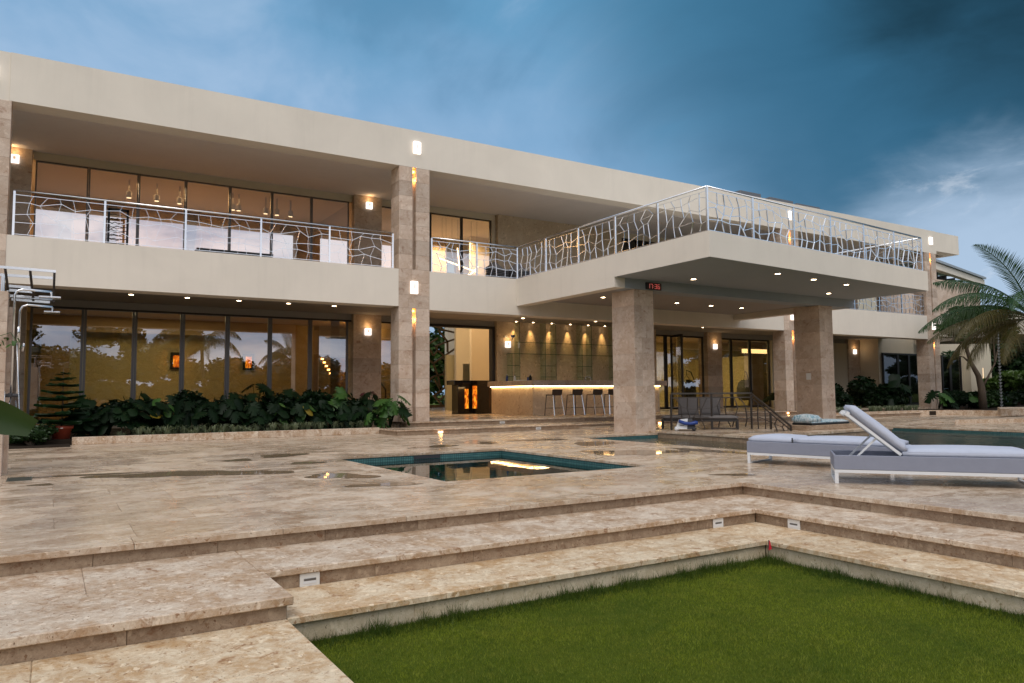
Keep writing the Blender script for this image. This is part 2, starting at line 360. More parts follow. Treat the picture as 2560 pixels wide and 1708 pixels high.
def grassm():
    m,t,o=newmat('grass'); k=NT(t); p=k.pos(); n=k.noise(p,.8,6,.65,.6); n2=k.noise(p,7,4,.6); at=k.n('ShaderNodeAttribute',attribute_name='tone'); tn=at.outputs['Fac']
    c=k.mix(k.ramp(n,[(.38,0.0),(.60,1.0)]),(.050,.110,.005),(.23,.29,.014)); n3=k.noise(p,18,4,.7); c=k.mix(k.ramp(n3,[(.36,.75),(.52,0.0)]),c,(.020,.055,.004)); c=k.mix(k.ramp(n2,[(.48,0.0),(.70,.6)]),c,(.25,.25,.03))
    c=k.mix(k.math('MULTIPLY',k.math('POWER',tn,2.0),.75),c,(.27,.30,.04)); c=k.mix(k.ramp(tn,[(.0,.6),(.35,.0)]),c,(.018,.045,.003)); sa=k.n('ShaderNodeAttribute',attribute_name='rank'); c=k.mix(k.math('MULTIPLY',sa.outputs['Fac'],.75),c,(.014,.048,.006))
    a=k.princ(c,.6,0,.25); tr=k.n('ShaderNodeBsdfTranslucent'); k.l(c,tr.inputs[0]); mx=k.n('ShaderNodeMixShader'); mx.inputs[0].default_value=.25
    k.l(a,mx.inputs[1]); k.l(tr.outputs[0],mx.inputs[2]); k.l(mx.outputs[0],o.inputs[0]); M['grass']=m
    m,t,o=newmat('lawn_soil'); k=NT(t); p=k.pos(); n=k.noise(p,1.1,5,.6); c=k.mix(n,(.040,.075,.005),(.095,.115,.010))
    k.l(k.princ(c,.95,0,.1,k.bump(k.noise(p,60,4,.7),.8,.02)),o.inputs[0]); M['lawn_soil']=m
grassm()
def glass(name,tint,refl=.10,rough=0.0,ior=1.5):
    """thin pane: tinted see-through, mirror share rising with the angle; used on 2-sided thin boxes"""
    m,t,o=newmat(name); k=NT(t); tr=k.n('ShaderNodeBsdfTransparent'); tr.inputs[0].default_value=tint+(1,)
    g=k.n('ShaderNodeBsdfGlossy'); g.inputs[0].default_value=(.95,.95,1,1); g.inputs['Roughness'].default_value=rough
    lw=k.n('ShaderNodeFresnel'); lw.inputs[0].default_value=ior
    f=k.math('ADD',k.math('MULTIPLY',lw.outputs[0],1-refl),refl,True); gb=k.n('ShaderNodeNewGeometry'); f=k.math('MULTIPLY',f,k.math('SUBTRACT',1.0,gb.outputs['Backfacing']))
    mx=k.n('ShaderNodeMixShader'); k.l(f,mx.inputs[0]); k.l(tr.outputs[0],mx.inputs[1]); k.l(g.outputs[0],mx.inputs[2]); k.l(mx.outputs[0],o.inputs[0]); M[name]=m
glass('pane_bronze',(.86,.82,.72),.32); glass('pane_mirror',(.84,.76,.62),.58); glass('pane_dark',(.32,.35,.34),.03); glass('pane_clear',(.93,.97,.94),.01); glass('shelf_glass',(.90,.95,.91),.02)
def waterm(name,tint,bsc,bst):
    m,t,o=newmat(name); k=NT(t); tr=k.n('ShaderNodeBsdfTransparent'); tr.inputs[0].default_value=tint+(1,)
    g=k.n('ShaderNodeBsdfGlossy'); g.inputs[0].default_value=(1,1,1,1); g.inputs['Roughness'].default_value=.01
    p=k.mapping(k.pos(),(1,1.0,1)); hh=k.math('ADD',k.noise(p,bsc,3,.5,.4),k.math('MULTIPLY',k.noise(p,bsc*2.7,3,.5,.4),.4)); b=k.bump(hh,bst,.05)
    fr=k.n('ShaderNodeFresnel'); fr.inputs[0].default_value=1.33; k.l(b,fr.inputs['Normal']); k.l(b,g.inputs['Normal'])
    mx=k.n('ShaderNodeMixShader'); k.l(fr.outputs[0],mx.inputs[0]); k.l(tr.outputs[0],mx.inputs[1]); k.l(g.outputs[0],mx.inputs[2]); k.l(mx.outputs[0],o.inputs[0]); M[name]=m
waterm('water_pool',(.50,.74,.76),3.2,.6); waterm('water_spa',(.45,.70,.70),1.5,.02)
def mosaic(name,c1,c2,mortar,size=.05):
    m,t,o=newmat(name); k=NT(t); br=k.n('ShaderNodeTexBrick'); pos=k.pos(); sx=k.n('ShaderNodeSeparateXYZ'); k.l(pos,sx.inputs[0]); cb=k.n('ShaderNodeCombineXYZ')
    k.l(k.math('ADD',sx.outputs[0],sx.outputs[1]),cb.inputs[0]); k.l(sx.outputs[2],cb.inputs[1]); k.l(cb.outputs[0],br.inputs['Vector'])
    br.offset=0; br.inputs['Color1'].default_value=c1+(1,); br.inputs['Color2'].default_value=c2+(1,); br.inputs['Mortar'].default_value=mortar+(1,)
    br.inputs['Scale'].default_value=1.0; br.inputs['Brick Width'].default_value=size; br.inputs['Row Height'].default_value=size; br.inputs['Mortar Size'].default_value=size*.09
    k.l(k.princ(br.outputs[0],.25,0,.5),o.inputs[0]); M[name]=m
mosaic('mosaic',(.06,.17,.175),(.09,.22,.22),(.02,.05,.055)); mosaic('mosaic_pale',(.22,.36,.36),(.30,.43,.42),(.10,.16,.16)); simple('plunge_blue',(.004,.05,.22),.3)
simple('wet_stone',(.30,.215,.135),.03,0,.55,.25)
emis('lamp_white',(1,.91,.84),1.7); emis('lamp_down',(1,.70,.42),28.0); emis('led_warm',(1,.66,.30),14.0); emis('slot_glow',(1,.42,.08),10.0); emis('step_glow',(1,.50,.15),18.0); emis('pool_light',(.75,1,.80),9.0); emis('stick_light',(1,.74,.50),7.0); emis('cove_light',(1,.72,.34),3.0); emis('digits',(1,.02,.03),.32)
emis('lamp_spot',(1,.88,.74),5.0); emis('wall_wash',(1,.62,.28),1.1); emis('lamp_core',(1,.62,.48),.42)
def onyx():
    m,t,o=newmat('onyx_glow'); k=NT(t); p=k.mapping(k.pos(),(2.2,2.2,.9)); n=k.noise(p,2.4,6,.65,1.6); c=k.ramp(n,[(.36,(.01,.001,.0)),(.47,(.40,.05,.0)),(.58,(1.0,.36,.02)),(.74,(1.0,.6,.08))])
    pr=k.n('ShaderNodeBsdfPrincipled'); pr.inputs['Base Color'].default_value=(.1,.03,.01,1); k.l(c,pr.inputs['Emission Color']); pr.inputs['Emission Strength'].default_value=1.7; k.l(pr.outputs[0],o.inputs[0]); M['onyx_glow']=m
    m,t,o=newmat('black_marble'); k=NT(t); n=k.noise(k.mapping(k.pos(),(1.5,1.5,.5)),2,6,.6,1.0); k.l(k.princ(k.ramp(n,[(.5,(.008,.006,.005)),(.8,(.035,.018,.008))]),.08,0,.5),o.inputs[0]); M['black_marble']=m
    m,t,o=newmat('float_print'); k=NT(t); n=k.noise(k.mapping(k.objc(),(1.5,3,1)),5,5,.6,1.5); k.l(k.princ(k.ramp(n,[(.34,(.06,.17,.24)),(.46,(.30,.44,.50)),(.56,(.62,.66,.68)),(.68,(.22,.36,.42))]),.55,0,.4),o.inputs[0]); M['float_print']=m
onyx()
# ------------------------------------------------------------------ ground, terrace, steps, pools
def g_sheet():
    mb=MB(); R=1500; mb.add([(-R,-R,-.62),(R,-R,-.62),(R,R,-.62),(-R,R,-.62)],[(0,1,2,3)])
    obj('ground',mb,M['lawn_soil'],label='wide garden ground around the villa',cat='ground',kind='structure')
g_sheet()
terrace=empty('terrace',(0,0,0),label='wet beige coral stone terrace around the pools',cat='terrace',kind='structure')
tiles=[]; bed=MB()
TX,TY=1.2,.8
def tile_rect(x0,y0,x1,y1,z=0.0,base=-.58,th=.035,tx=TX,ty=TY,gap=.0012):
    bed.box(x0,y0,base,x1,y1,z-th-.004)
    nx=max(1,round((x1-x0)/tx)); ny=max(1,round((y1-y0)/ty))
    for j in range(ny):
        ya=y0+(y1-y0)*j/ny; yb=y0+(y1-y0)*(j+1)/ny
        sh=(j%2)*.5
        xs=[x0]+[x0+(x1-x0)*(i+1-sh)/nx for i in range(nx)]+([x1] if sh else [])
        xs=[x for x in xs if x0<=x<=x1+1e-6]
        for a,b in zip(xs[:-1],xs[1:]):
            if b-a>.05: tiles.append((a+gap,ya+gap,z-th,b-gap,yb-gap,z))
SX0,SX1,SY0,SY1=4.65,8.43,9.28,14.12                 # spa opening
CP=.35
tile_rect(-9,7.26,SX0-CP,21.75)
tile_rect(SX0-CP,7.26,SX1+CP,SY0-CP); tile_rect(SX0-CP,SY1+CP,SX1+CP,20.4); tile_rect(SX0-CP,20.4,8.65,21.75)
tile_rect(SX1+CP,7.26,11.85,16.95); tile_rect(SX1+CP,16.95,15.28,20.4)
tile_rect(8.20,-4,11.85,7.26)
tile_rect(24.45,-4,38,15.2); tile_rect(22.32,15.55,38,20.55)
def coping_line(axis,c0,c1,a0,a1,z=0.0,th=.045,step=1.2):
    n=max(1,round((a1-a0)/step))
    for i in range(n):
        p=a0+(a1-a0)*i/n+.002; q=a0+(a1-a0)*(i+1)/n-.002
        tiles.append((p,c0,z-th,q,c1,z+.0005) if axis=='x' else (c0,p,z-th,c1,q,z+.0005))
# spa coping ring, pool coping
coping_line('x',SY0-CP,SY0+.02,SX0-CP,SX1+CP); coping_line('x',SY1-.02,SY1+CP,SX0-CP,SX1+CP)
coping_line('y',SX0-CP,SX0+.02,SY0+.021,SY1-.021); coping_line('y',SX1-.02,SX1+CP,SY0+.021,SY1-.021)
coping_line('y',11.85,12.22,-4,16.6); coping_line('x',16.58,16.95,11.85,15.28)
coping_line('y',24.08,24.45,-4,15.2); coping_line('x',15.18,15.55,22.32,24.45)
# nose slabs of the upper step edge
coping_line('x',6.90,7.26,-9,7.84,0,.05); coping_line('y',7.84,8.20,-4,6.90,0,.05); tiles.append((7.842,6.902,-.05,8.198,7.258,.0005))
bed.box(-9,7.0,-.58,8.2,7.26,-.052); bed.box(7.94,-4,-.58,8.2,7.0,-.052)
tiles.sort(key=lambda t: ((t[0]+t[3])/2)**2+((t[1]+t[4])/2)**2 if ((t[0]+t[3])/2*.5246+(t[1]+t[4])/2*.8485)>1.5 else 1e6+t[0])
near,far=tiles[:300],tiles[300:]
for t in near: block('slab',*t,M['stone_floor'],terrace,.003)
fm=MB()
for t in far: fm.box(*t)
obj('far_slabs',fm,M['stone_floor'],terrace,kind='stuff')
obj('bed',bed,M['stone_riser'],terrace)
# lawn-side steps
steps=empty('garden_steps',(0,0,0),label='three wide coral stone steps down from terrace to lawn',cat='steps',kind='structure')
def row(axis,c0,c1,a0,a1,z,th=.05,step=1.15,name='tread',mat='stone_step',c=.006):
    n=max(1,round((a1-a0)/step))
    for i in range(n):
        p=a0+(a1-a0)*i/n+.0006; q=a0+(a1-a0)*(i+1)/n-.0006
        if axis=='x': block(name,p,c0,z-th,q,c1,z,M[mat],steps,c)
        else: block(name,c0,p,z-th,c1,q,z,M[mat],steps,c)
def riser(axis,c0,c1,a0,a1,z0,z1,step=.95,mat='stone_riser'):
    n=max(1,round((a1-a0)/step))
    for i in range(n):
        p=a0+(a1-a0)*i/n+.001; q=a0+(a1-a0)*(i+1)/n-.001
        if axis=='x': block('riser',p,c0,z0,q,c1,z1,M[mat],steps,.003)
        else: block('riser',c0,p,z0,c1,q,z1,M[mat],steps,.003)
Z2,Z3,ZL=-.155,-.31,-.505
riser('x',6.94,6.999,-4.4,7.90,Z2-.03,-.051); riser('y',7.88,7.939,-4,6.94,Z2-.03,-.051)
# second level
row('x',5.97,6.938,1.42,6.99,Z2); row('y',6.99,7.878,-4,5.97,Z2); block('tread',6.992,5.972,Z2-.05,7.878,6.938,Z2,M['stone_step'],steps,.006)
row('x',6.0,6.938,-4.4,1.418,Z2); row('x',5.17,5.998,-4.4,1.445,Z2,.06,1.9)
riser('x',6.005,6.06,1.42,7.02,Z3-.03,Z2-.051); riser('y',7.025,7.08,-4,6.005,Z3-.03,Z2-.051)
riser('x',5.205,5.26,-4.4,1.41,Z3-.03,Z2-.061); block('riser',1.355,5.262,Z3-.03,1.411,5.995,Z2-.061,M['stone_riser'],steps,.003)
# third level, and the low platform the path comes in on
row('x',5.21,6.004,1.412,6.24,Z3,mat='stone_low'); row('y',6.24,7.024,-4,5.21,Z3,mat='stone_low'); block('tread',6.242,5.212,Z3-.05,7.024,6.004,Z3,M['stone_low'],steps,.006)
riser('x',5.245,5.30,1.39,6.27,ZL-.1,Z3-.051,.95,'stone_base'); riser('y',6.275,6.33,-4,5.245,ZL-.1,Z3-.051,.95,'stone_base'); riser('y',1.30,1.37,-4,5.245,ZL-.1,Z3-.051,.95,'stone_base')
for j in range(10):
    y1=5.203-j*.92; y0=y1-.918
    row('x',y0,y1,-4.4,1.41,Z3,.05,1.4+.25*(j%2),mat='stone_low')
mb=MB(); mb.box(-4.4,-4.2,-.9,1.298,5.26,Z3-.052); mb.box(-4.4,5.262,-.9,1.353,6.938,Z2-.063); mb.box(1.36,5.31,-.9,6.335,6.938,Z3-.053); mb.box(6.335,-4,-.9,7.87,6.938,Z3-.053); mb.box(1.42,6.065,Z3-.05,7.085,6.938,Z2-.053); mb.box(7.085,-4,Z3-.05,7.875,6.938,Z2-.053)
obj('core',mb,M['stone_riser'],steps)
# lawn: soil sheet and blades
mb=MB(); mb.add([(1.37,-12,ZL),(6.275,-12,ZL),(6.275,5.245,ZL),(1.37,5.245,ZL)],[(0,1,2,3)])
lawn=obj('lawn',mb,M['lawn_soil'],label='mown lawn bed enclosed by the stone steps',cat='lawn',kind='structure')
def blades(n,xy,hgt,wid,rng,lean=.5,z=ZL):
    x,y=xy; a=rng.uniform(0,2*np.pi,n); l=rng.uniform(0,lean,n)*hgt; b=rng.uniform(0,2*np.pi,n); V=np.empty((n*3,3))
    V[0::3]=np.stack([x-np.cos(a)*wid,y-np.sin(a)*wid,np.full(n,z-.004)],1); V[1::3]=np.stack([x+np.cos(a)*wid,y+np.sin(a)*wid,np.full(n,z-.004)],1)
    V[2::3]=np.stack([x+np.cos(b)*l,y+np.sin(b)*l,z+hgt],1); return V
def tri_mesh(name,V,mat):
    n=len(V)//3; me=bpy.data.meshes.new(name); me.vertices.add(len(V)); me.vertices.foreach_set('co',V.astype(np.float32).ravel())
    me.loops.add(n*3); me.loops.foreach_set('vertex_index',np.arange(n*3,dtype=np.int32)); me.polygons.add(n)
    me.polygons.foreach_set('loop_start',np.arange(0,n*3,3,dtype=np.int32)); me.materials.append(mat); me.update(calc_edges=True)
    at=me.attributes.new('tone','FLOAT','POINT'); at.data.foreach_set('value',np.repeat(np.random.default_rng(n).random(n),3).astype(np.float32)); return me
rng=np.random.default_rng(3); n=300000
gx=rng.uniform(1.375,6.27,n); gy=5.24-rng.uniform(0,1,n)**1.15*4.4
V=[blades(n,(gx,gy),rng.uniform(.009,.022,n)*(1+.5*np.sin(gx*3.1+np.cos(gy*2.3)*2)*np.cos(gy*4.1)*.5),rng.uniform(.0012,.0024,n),rng,1.3)]
def fringe(n,x,y,depth_axis):
    s=x if depth_axis else y; h=rng.gamma(2.2,.020,n)*(.55+.75*(.5+.5*np.sin(s*7.3+1.7*np.sin(s*2.9)))*(.6+.4*np.sin(s*19.0))); h=np.clip(h,.012,.15); return blades(n,(x,y),h,rng.uniform(.0016,.0034,n),rng,.8)
k=16000; V.append(fringe(k,rng.uniform(1.38,6.27,k),5.24-np.abs(rng.normal(0,.10,k)),1))
k=14000; V.append(fringe(k,6.27-np.abs(rng.normal(0,.11,k)),rng.uniform(.8,5.24,k),0))
k=4000; V.append(fringe(k,1.375+np.abs(rng.normal(0,.05,k)),rng.uniform(2.5,5.24,k),0))
nf=(len(V[1])+len(V[2])+len(V[3]))//3; V=np.concatenate(V); go=bpy.data.objects.new('grass',tri_mesh('grass',V,M['grass'])); col.objects.link(go); WO['grass']=Vector((0,0,0)); ra=go.data.attributes.new('rank','FLOAT','POINT'); ra.data.foreach_set('value',np.concatenate([np.zeros(len(V)-nf*3),np.ones(nf*3)]).astype(np.float32))
tagp(go,'short mown green grass with longer dark tufts along the steps','grass',None,'stuff')
# spa basin and its still water
spa=empty('spa_basin',((SX0+SX1)/2,(SY0+SY1)/2,-1.1),label='sunken spa basin lined with teal mosaic',cat='spa',kind='structure')
mb=MB(); w=.33
mb.box(SX0-w,SY0-w,-1.2,SX0,SY1+w,-.046).box(SX1,SY0-w,-1.2,SX1+w,SY1+w,-.046).box(SX0,SY0-w,-1.2,SX1,SY0,-.046).box(SX0,SY1,-1.2,SX1,SY1+w,-.046)
obj('basin_wall',mb,M['mosaic'],spa); obj('basin_floor',MB().box(SX0,SY0,-1.2,SX1,SY1,-1.05),M['mosaic_pale'],spa)
obj('bench',MB().box(SX0,SY1-.5,-1.05,SX1,SY1-.001,-.5).box(SX1-.5,SY0,-1.05,SX1-.001,SY1-.5,-.5),M['mosaic_pale'],spa)
obj('skimmer_slot',MB().box(6.35,SY1-.012,-.12,6.95,SY1+.03,-.055),M['dark_plastic'],spa)
obj('water',MB().add([(SX0,SY0,-.13),(SX1,SY0,-.13),(SX1,SY1,-.13),(SX0,SY1,-.13)],[(0,1,2,3)]),M['water_spa'],label='still water of the small square spa pool',cat='water',kind='structure')
for i,(x,lb) in enumerate(((5.35,'glowing underwater spa light nearest the potted pine'),(7.35,'glowing underwater spa light nearest the bar'))):
    t=empty('pool_light',(x,SY1-.5,-.8),label=lb,cat='pool light',group='underwater spa lights')
    d=MB().lathe([(.0001,0),(.075,0),(.075,.02),(.05,.03)],16).xf(Matrix.Translation((x,SY1-.502,-.78))@Matrix.Rotation(math.pi/2,4,'X')); obj('lens',d,M['pool_light'],t)
    obj('ring',MB().lathe([(.078,0),(.10,0),(.10,.012),(.078,.012)],16,caps=False).xf(Matrix.Translation((x,SY1-.501,-.78))@Matrix.Rotation(math.pi/2,4,'X')),M['chrome'],t)
# big pool
pool=empty('pool_basin',(18,8,-1.4),label='long swimming pool basin with teal mosaic edge',cat='pool',kind='structure')
mb=MB(); mb.box(11.87,-4,-1.5,12.2,16.93,-.046).box(12.2,16.6,-1.5,22.32,16.93,-.046).box(24.1,-4,-1.5,24.43,15.53,-.046).box(22.32,15.2,-1.5,24.1,15.53,-.046)
obj('basin_wall',mb,M['mosaic'],pool); obj('basin_floor',MB().box(12.2,-4,-1.6,24.1,16.6,-1.5),M['mosaic_pale'],pool)
wp=MB().add([(12.2,-4,-.12),(24.1,-4,-.12),(24.1,15.2,-.12),(22.28,15.2,-.12),(22.28,13.6,-.12),(15.4,13.05,-.12),(15.4,16.6,-.12),(12.2,16.6,-.12)],[tuple(range(8))])
obj('water',wp,M['water_pool'],label='dark rippled water of the long swimming pool',cat='water',kind='structure')
# raised deck island under the canopy with the blue plunge pool
deck=empty('pool_deck',(18.8,16.5,0),label='raised stone deck under the canopy beside the pool',cat='deck',kind='structure')
mb=MB()
for poly in ([(15.3,13.0),(22.3,13.65),(22.3,14.2),(15.3,14.2)],[(15.3,14.2),(16.4,14.2),(16.4,15.1),(15.3,15.1)],[(18.6,14.2),(22.3,14.2),(22.3,15.1),(18.6,15.1)],[(15.3,15.1),(22.3,15.1),(22.3,20.4),(15.3,20.4)]):
    mb.prism(poly,-1.5,.0)
obj('deck_base',mb,M['stone_riser'],deck)
n=6
for i in range(n):
    a,b=i/n,(i+1)/n; f=lambda t:(15.27+7.06*t,12.965+.655*t)
    (xa,ya),(xb,yb)=f(a),f(b); obj('edge_slab',MB().prism([(xa+.002,ya),(xb-.002,yb),(xb-.002,14.198),(xa+.002,14.198)],.004,.062),M['stone_floor'],deck)
for (x0,x1,y0,y1,nx,ny) in ((15.27,16.42,14.2,15.08,1,1),(18.58,22.33,14.2,15.08,3,1),(15.27,22.33,15.08,20.4,6,6)):
    for i in range(nx):
        for j in range(ny): block('slab',x0+(x1-x0)*i/nx+.002,y0+(y1-y0)*j/ny+.002,.004,x0+(x1-x0)*(i+1)/nx-.002,y0+(y1-y0)*(j+1)/ny-.002,.062,M['stone_floor'],deck,.003)
obj('plunge_lining',MB().box(16.4,14.2,-1.4,18.6,15.1,-1.3).box(16.36,14.2,-1.4,16.4,15.1,.003).box(18.6,14.2,-1.4,18.64,15.1,.003).box(16.4,15.1,-1.4,18.6,15.14,.003).box(16.4,14.16,-1.4,18.6,14.2,.003),M['plunge_blue'],deck)
obj('plunge_step',MB().box(16.41,14.6,-1.3,18.59,15.09,-.25),M['plunge_blue'],deck)
obj('water',MB().add([(16.4,14.2,.02),(18.6,14.2,.02),(18.6,15.1,.02),(16.4,15.1,.02)],[(0,1,2,3)]),M['water_spa'],label='blue plunge pool water in the raised deck',cat='water',kind='structure')
obj('low_wall',MB().cbox(18.75,14.05,.063,21.1,14.75,.20,.01),M['stone_riser'],deck)
# steps up to the bar floor
bst=empty('bar_steps',(22,20.4,0),label='two long stone steps up to the bar floor',cat='steps',kind='structure')
def brow(y0,y1,x0,x1,z,th,name,mat,step=1.2,c=.01):
    n=round((x1-x0)/step)
    for i in range(n): block(name,x0+(x1-x0)*i/n+.0015,y0,z-th,x0+(x1-x0)*(i+1)/n-.0015,y1,z,M[mat],bst,c)
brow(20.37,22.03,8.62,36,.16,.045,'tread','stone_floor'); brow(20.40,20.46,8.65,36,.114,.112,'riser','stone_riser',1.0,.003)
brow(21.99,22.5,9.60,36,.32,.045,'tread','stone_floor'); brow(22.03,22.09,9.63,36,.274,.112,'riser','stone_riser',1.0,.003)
obj('core',MB().box(8.65,20.47,-.5,36,22.02,.113).box(9.63,22.10,-.5,36,22.5,.272),M['stone_riser'],bst)
obj('bar_floor',MB().box(9.6,22.503,-.5,43,28.9,.318),M['stone_floor'],label='beige stone floor of the covered bar terrace',cat='floor',kind='structure')
# planter beds
kerb=empty('planter_kerb',(4.6,21.85,0),label='low stone kerb of the planting bed under the balcony',cat='kerb',kind='structure')
for i in range(9): block('kerb_stone',.5+i*.905,21.75,0,.5+(i+1)*.905-.003,21.95,.19,M['stone_step'],kerb,.006)
obj('soil',MB().box(-6,21.955,-.1,8.64,28.4,.14).box(-6,21.0,-.1,.45,21.95,.03),M['soil'],label='dark soil of the planting bed under the balcony',cat='soil',kind='structure')
kr=empty('planter_kerb',(33,20.6,0),label='curved stone kerb of the far planting bed beyond the pool',cat='kerb',kind='structure')
pts=[(29.6,20.55),(31.1,20.55),(32.6,20.6),(34.1,20.6),(35.4,20.5),(36.4,20.2),(37.1,19.6),(37.3,18.7),(37.2,17.6),(36.9,16.5),(36.5,15.4)]
for a,b in zip(pts[:-1],pts[1:]):
    d=(Vector(b)-Vector(a)); nrm=Vector((-d.y,d.x)).normalized()*.22; 
    obj('kerb_stone',MB().prism([a,b,(b[0]+nrm.x,b[1]+nrm.y),(a[0]+nrm.x,a[1]+nrm.y)],0,.24),M['stone_step'],kr)
obj('soil',MB().prism([(29.6,20.78),(35.4,20.72),(37.4,19.6),(37.5,16),(36.9,15),(60,8),(70,30),(41,28.4),(29.6,28.4)],-.1,.2),M['soil'],label='dark soil of the far planting bed',cat='soil',kind='structure')
fs=empty('far_steps',(33,14,0),label='low angled stone steps at the far pool corner',cat='steps',kind='structure')
obj('step_slab',MB().prism([(27.8,14.62),(33.5,12.9),(38,11.6),(38,15.0)],0.001,.13),M['stone_step'],fs)
obj('step_slab',MB().prism([(30.9,13.4),(34,12.4),(38,11.2),(38,13.0)],.131,.24),M['stone_step'],fs)
obj('step_slab',MB().prism([(33.2,15.6),(38.5,13.4),(40,15.2),(36.3,17.2)],.131,.42),M['stone_step'],fs)
# drain grate and rain puddles
dr=empty('drain_grate',(-.34,13.2,0),label='small dark drain grate beside the stone pier',cat='drain')
obj('rim',MB().box(-.50,12.95,.001,-.19,12.98,.008).box(-.50,13.45,.001,-.19,13.48,.008).box(-.50,12.98,.001,-.47,13.45,.008).box(-.22,12.98,.001,-.19,13.45,.008),M['grate'],dr)
for i in range(9): obj('slat',MB().box(-.468,12.99+i*.051,.001,-.222,13.022+i*.051,.006),M['grate'],dr)
def puddle(cx,cy,a,b,rot,seed,label):
    r=random.Random(seed); n=40; ph=[r.uniform(0,6.28) for _ in range(5)]; vs=[]
    for i in range(n):
        t=2*math.pi*i/n; k=1+.22*math.sin(2*t+ph[0])+.16*math.sin(3*t+ph[1])+.10*math.sin(5*t+ph[2])+.06*math.sin(9*t+ph[3]); x=a*k*math.cos(t); y=b*k*math.sin(t)
        vs.append((cx+x*math.cos(rot)-y*math.sin(rot),cy+x*math.sin(rot)+y*math.cos(rot),.0038))
    obj('puddle',MB().add(vs,[tuple(range(n))]),M['wet_stone'],label=label,cat='puddle',group='rain puddles on the terrace')
for i,a in enumerate([
 (1.9,12.5,1.35,.42,-.28,'longest rain puddle, stretching from the drain grate towards the spa'),(.45,13.3,.75,.12,-.05,'thin rain puddle running out of the drain grate'),(-.06,12.2,.12,.16,0,'smallest rain puddle just in front of the drain grate'),(3.04,14.6,.22,.3,0,'small round puddle between the planting bed and the longest puddle'),
 (3.98,15.2,.42,.42,-.4,'puddle behind the far corner of the spa on the plant side'),(3.92,13.3,.25,.25,0,'small puddle beside the spa edge next to two others'),(3.7,10.85,.36,.5,.3,'oval puddle beside the near half of the spa edge'),(3.85,9.45,.42,.22,-.35,'flat puddle at the near corner of the spa'),
 (7.5,15.6,.75,.25,.25,'curved puddle between the spa and the bar steps'),(9.12,15.9,.28,.3,0,'small dark puddle behind the far spa corner'),(10.8,16.1,.7,.35,-.2,'puddle in front of the bar steps beside the pool corner'),(11.1,14.2,.55,.6,-.5,'broad puddle along the pool edge near the water column'),(10.0,11.6,1.0,.6,-.75,'large puddle between the spa and the flat lounger'),(11.5,10.9,.3,.9,.1,'long puddle along the pool coping behind the flat lounger'),(8.5,7.6,.28,.16,-.4,'small puddle at the inner corner of the steps')]):
    puddle(*a[:5],seed=i+11,label=a[5])
# ------------------------------------------------------------------ the villa
YF,YB,YG=22.3,22.95,28.6; ZC1,ZC2,ZFL=4.40,9.21,.32
house=empty('villa',(20,25.5,.0),label='two storey modern villa in cream stucco with stone columns and canopy',cat='house')
def hp(name,mb,mat,parent=house,smooth=False): return obj(name,mb,M[mat],parent,smooth)
# roof
hp('roof_fascia',MB().box(-1.1,YF,8.69,41.35,YB,9.95),'stucco'); hp('roof_fascia',MB().box(-9,YF+.03,8.69,-1.103,YB,9.95),'stucco')
hp('roof_fascia',MB().box(41.353,YF+.002,8.86,43.69,YB,9.93),'stucco')
hp('roof_slab',MB().box(-9,YB+.002,ZC2,43.69,40,9.80),'soffit_up')
hp('roof_fascia',MB().box(43.3,YB+.003,8.86,43.69,40,9.93),'stucco')
# balcony parapets and floor slab
for x0,x1,z0,z1 in ((-1.12,9.497,4.05,5.27),(10.593,28.397,3.98,5.27),(29.603,40.147,3.95,5.22),(41.253,43.7,4.15,5.22)):
    hp('balcony_parapet',MB().box(x0,YF+.012,z0,x1,YB,z1),'stucco')
hp('balcony_parapet',MB().box(-9,YF+.03,4.05,-2.15,YB,5.27),'stucco')
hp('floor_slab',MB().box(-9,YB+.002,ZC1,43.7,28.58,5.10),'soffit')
# canopy over the pool deck
hp('canopy_slab',MB().prism([(14,YF+.010),(14,13.16),(25.5,14.08),(25.5,YF+.010)],4.6,5.27),'stucco')
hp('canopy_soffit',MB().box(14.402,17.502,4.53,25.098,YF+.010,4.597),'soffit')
hp('canopy_soffit',MB().prism([(14.012,16.9),(14.012,13.175),(25.488,14.095),(25.488,16.9)],4.594,4.5985),'soffit_shaded')
hp('canopy_beam',MB().box(14.402,16.902,4.3,25.5,17.5,4.5985),'soffit_shaded'); hp('canopy_beam',MB().box(14.0,16.9,4.3,14.4,YF+.010,4.5985),'stucco'); hp('canopy_beam',MB().box(25.1,17.502,4.3,25.5,YF+.010,4.5985),'stucco')
# columns of stone blocks
def courses(z0,z1,h=.47):
    n=max(1,round((z1-z0)/h)); return [(z0+(z1-z0)*i/n,z0+(z1-z0)*(i+1)/n) for i in range(n)]
def twin_column(x0,x1,zb):
    xm0=x0+(x1-x0)*.435; xm1=x0+(x1-x0)*.555
    c=hp('column',MB().box(x0+.02,YF+.20,zb,x1-.02,YF+.64,8.685),'stone_wall')
    for za,zb2 in courses(zb,4.0)+courses(5.28,8.685):
        block('stone',x0,YF-.002,za+.0015,xm0,YF+.67,zb2-.0015,M['stone_wall'],c,.004); block('stone',xm1,YF-.002,za+.0015,x1,YF+.67,zb2-.0015,M['stone_wall'],c,.004)
    for i,(za,zb2) in enumerate(courses(4.0,5.28,.43)):
        s=(.3,.55,.42)[i]*(x1-x0); block('stone',x0,YF-.002,za+.0015,x0+s-.0015,YF+.67,zb2-.0015,M['stone_wall'],c,.004); block('stone',x0+s+.0015,YF-.002,za+.0015,x1,YF+.67,zb2-.0015,M['stone_wall'],c,.004)
    return xm0,xm1
COLS=[(-2.14,-1.05,.0),(9.5,10.59,.32),(28.4,29.6,.32),(40.15,41.25,.2)]
slots=[twin_column(*q) for q in COLS]
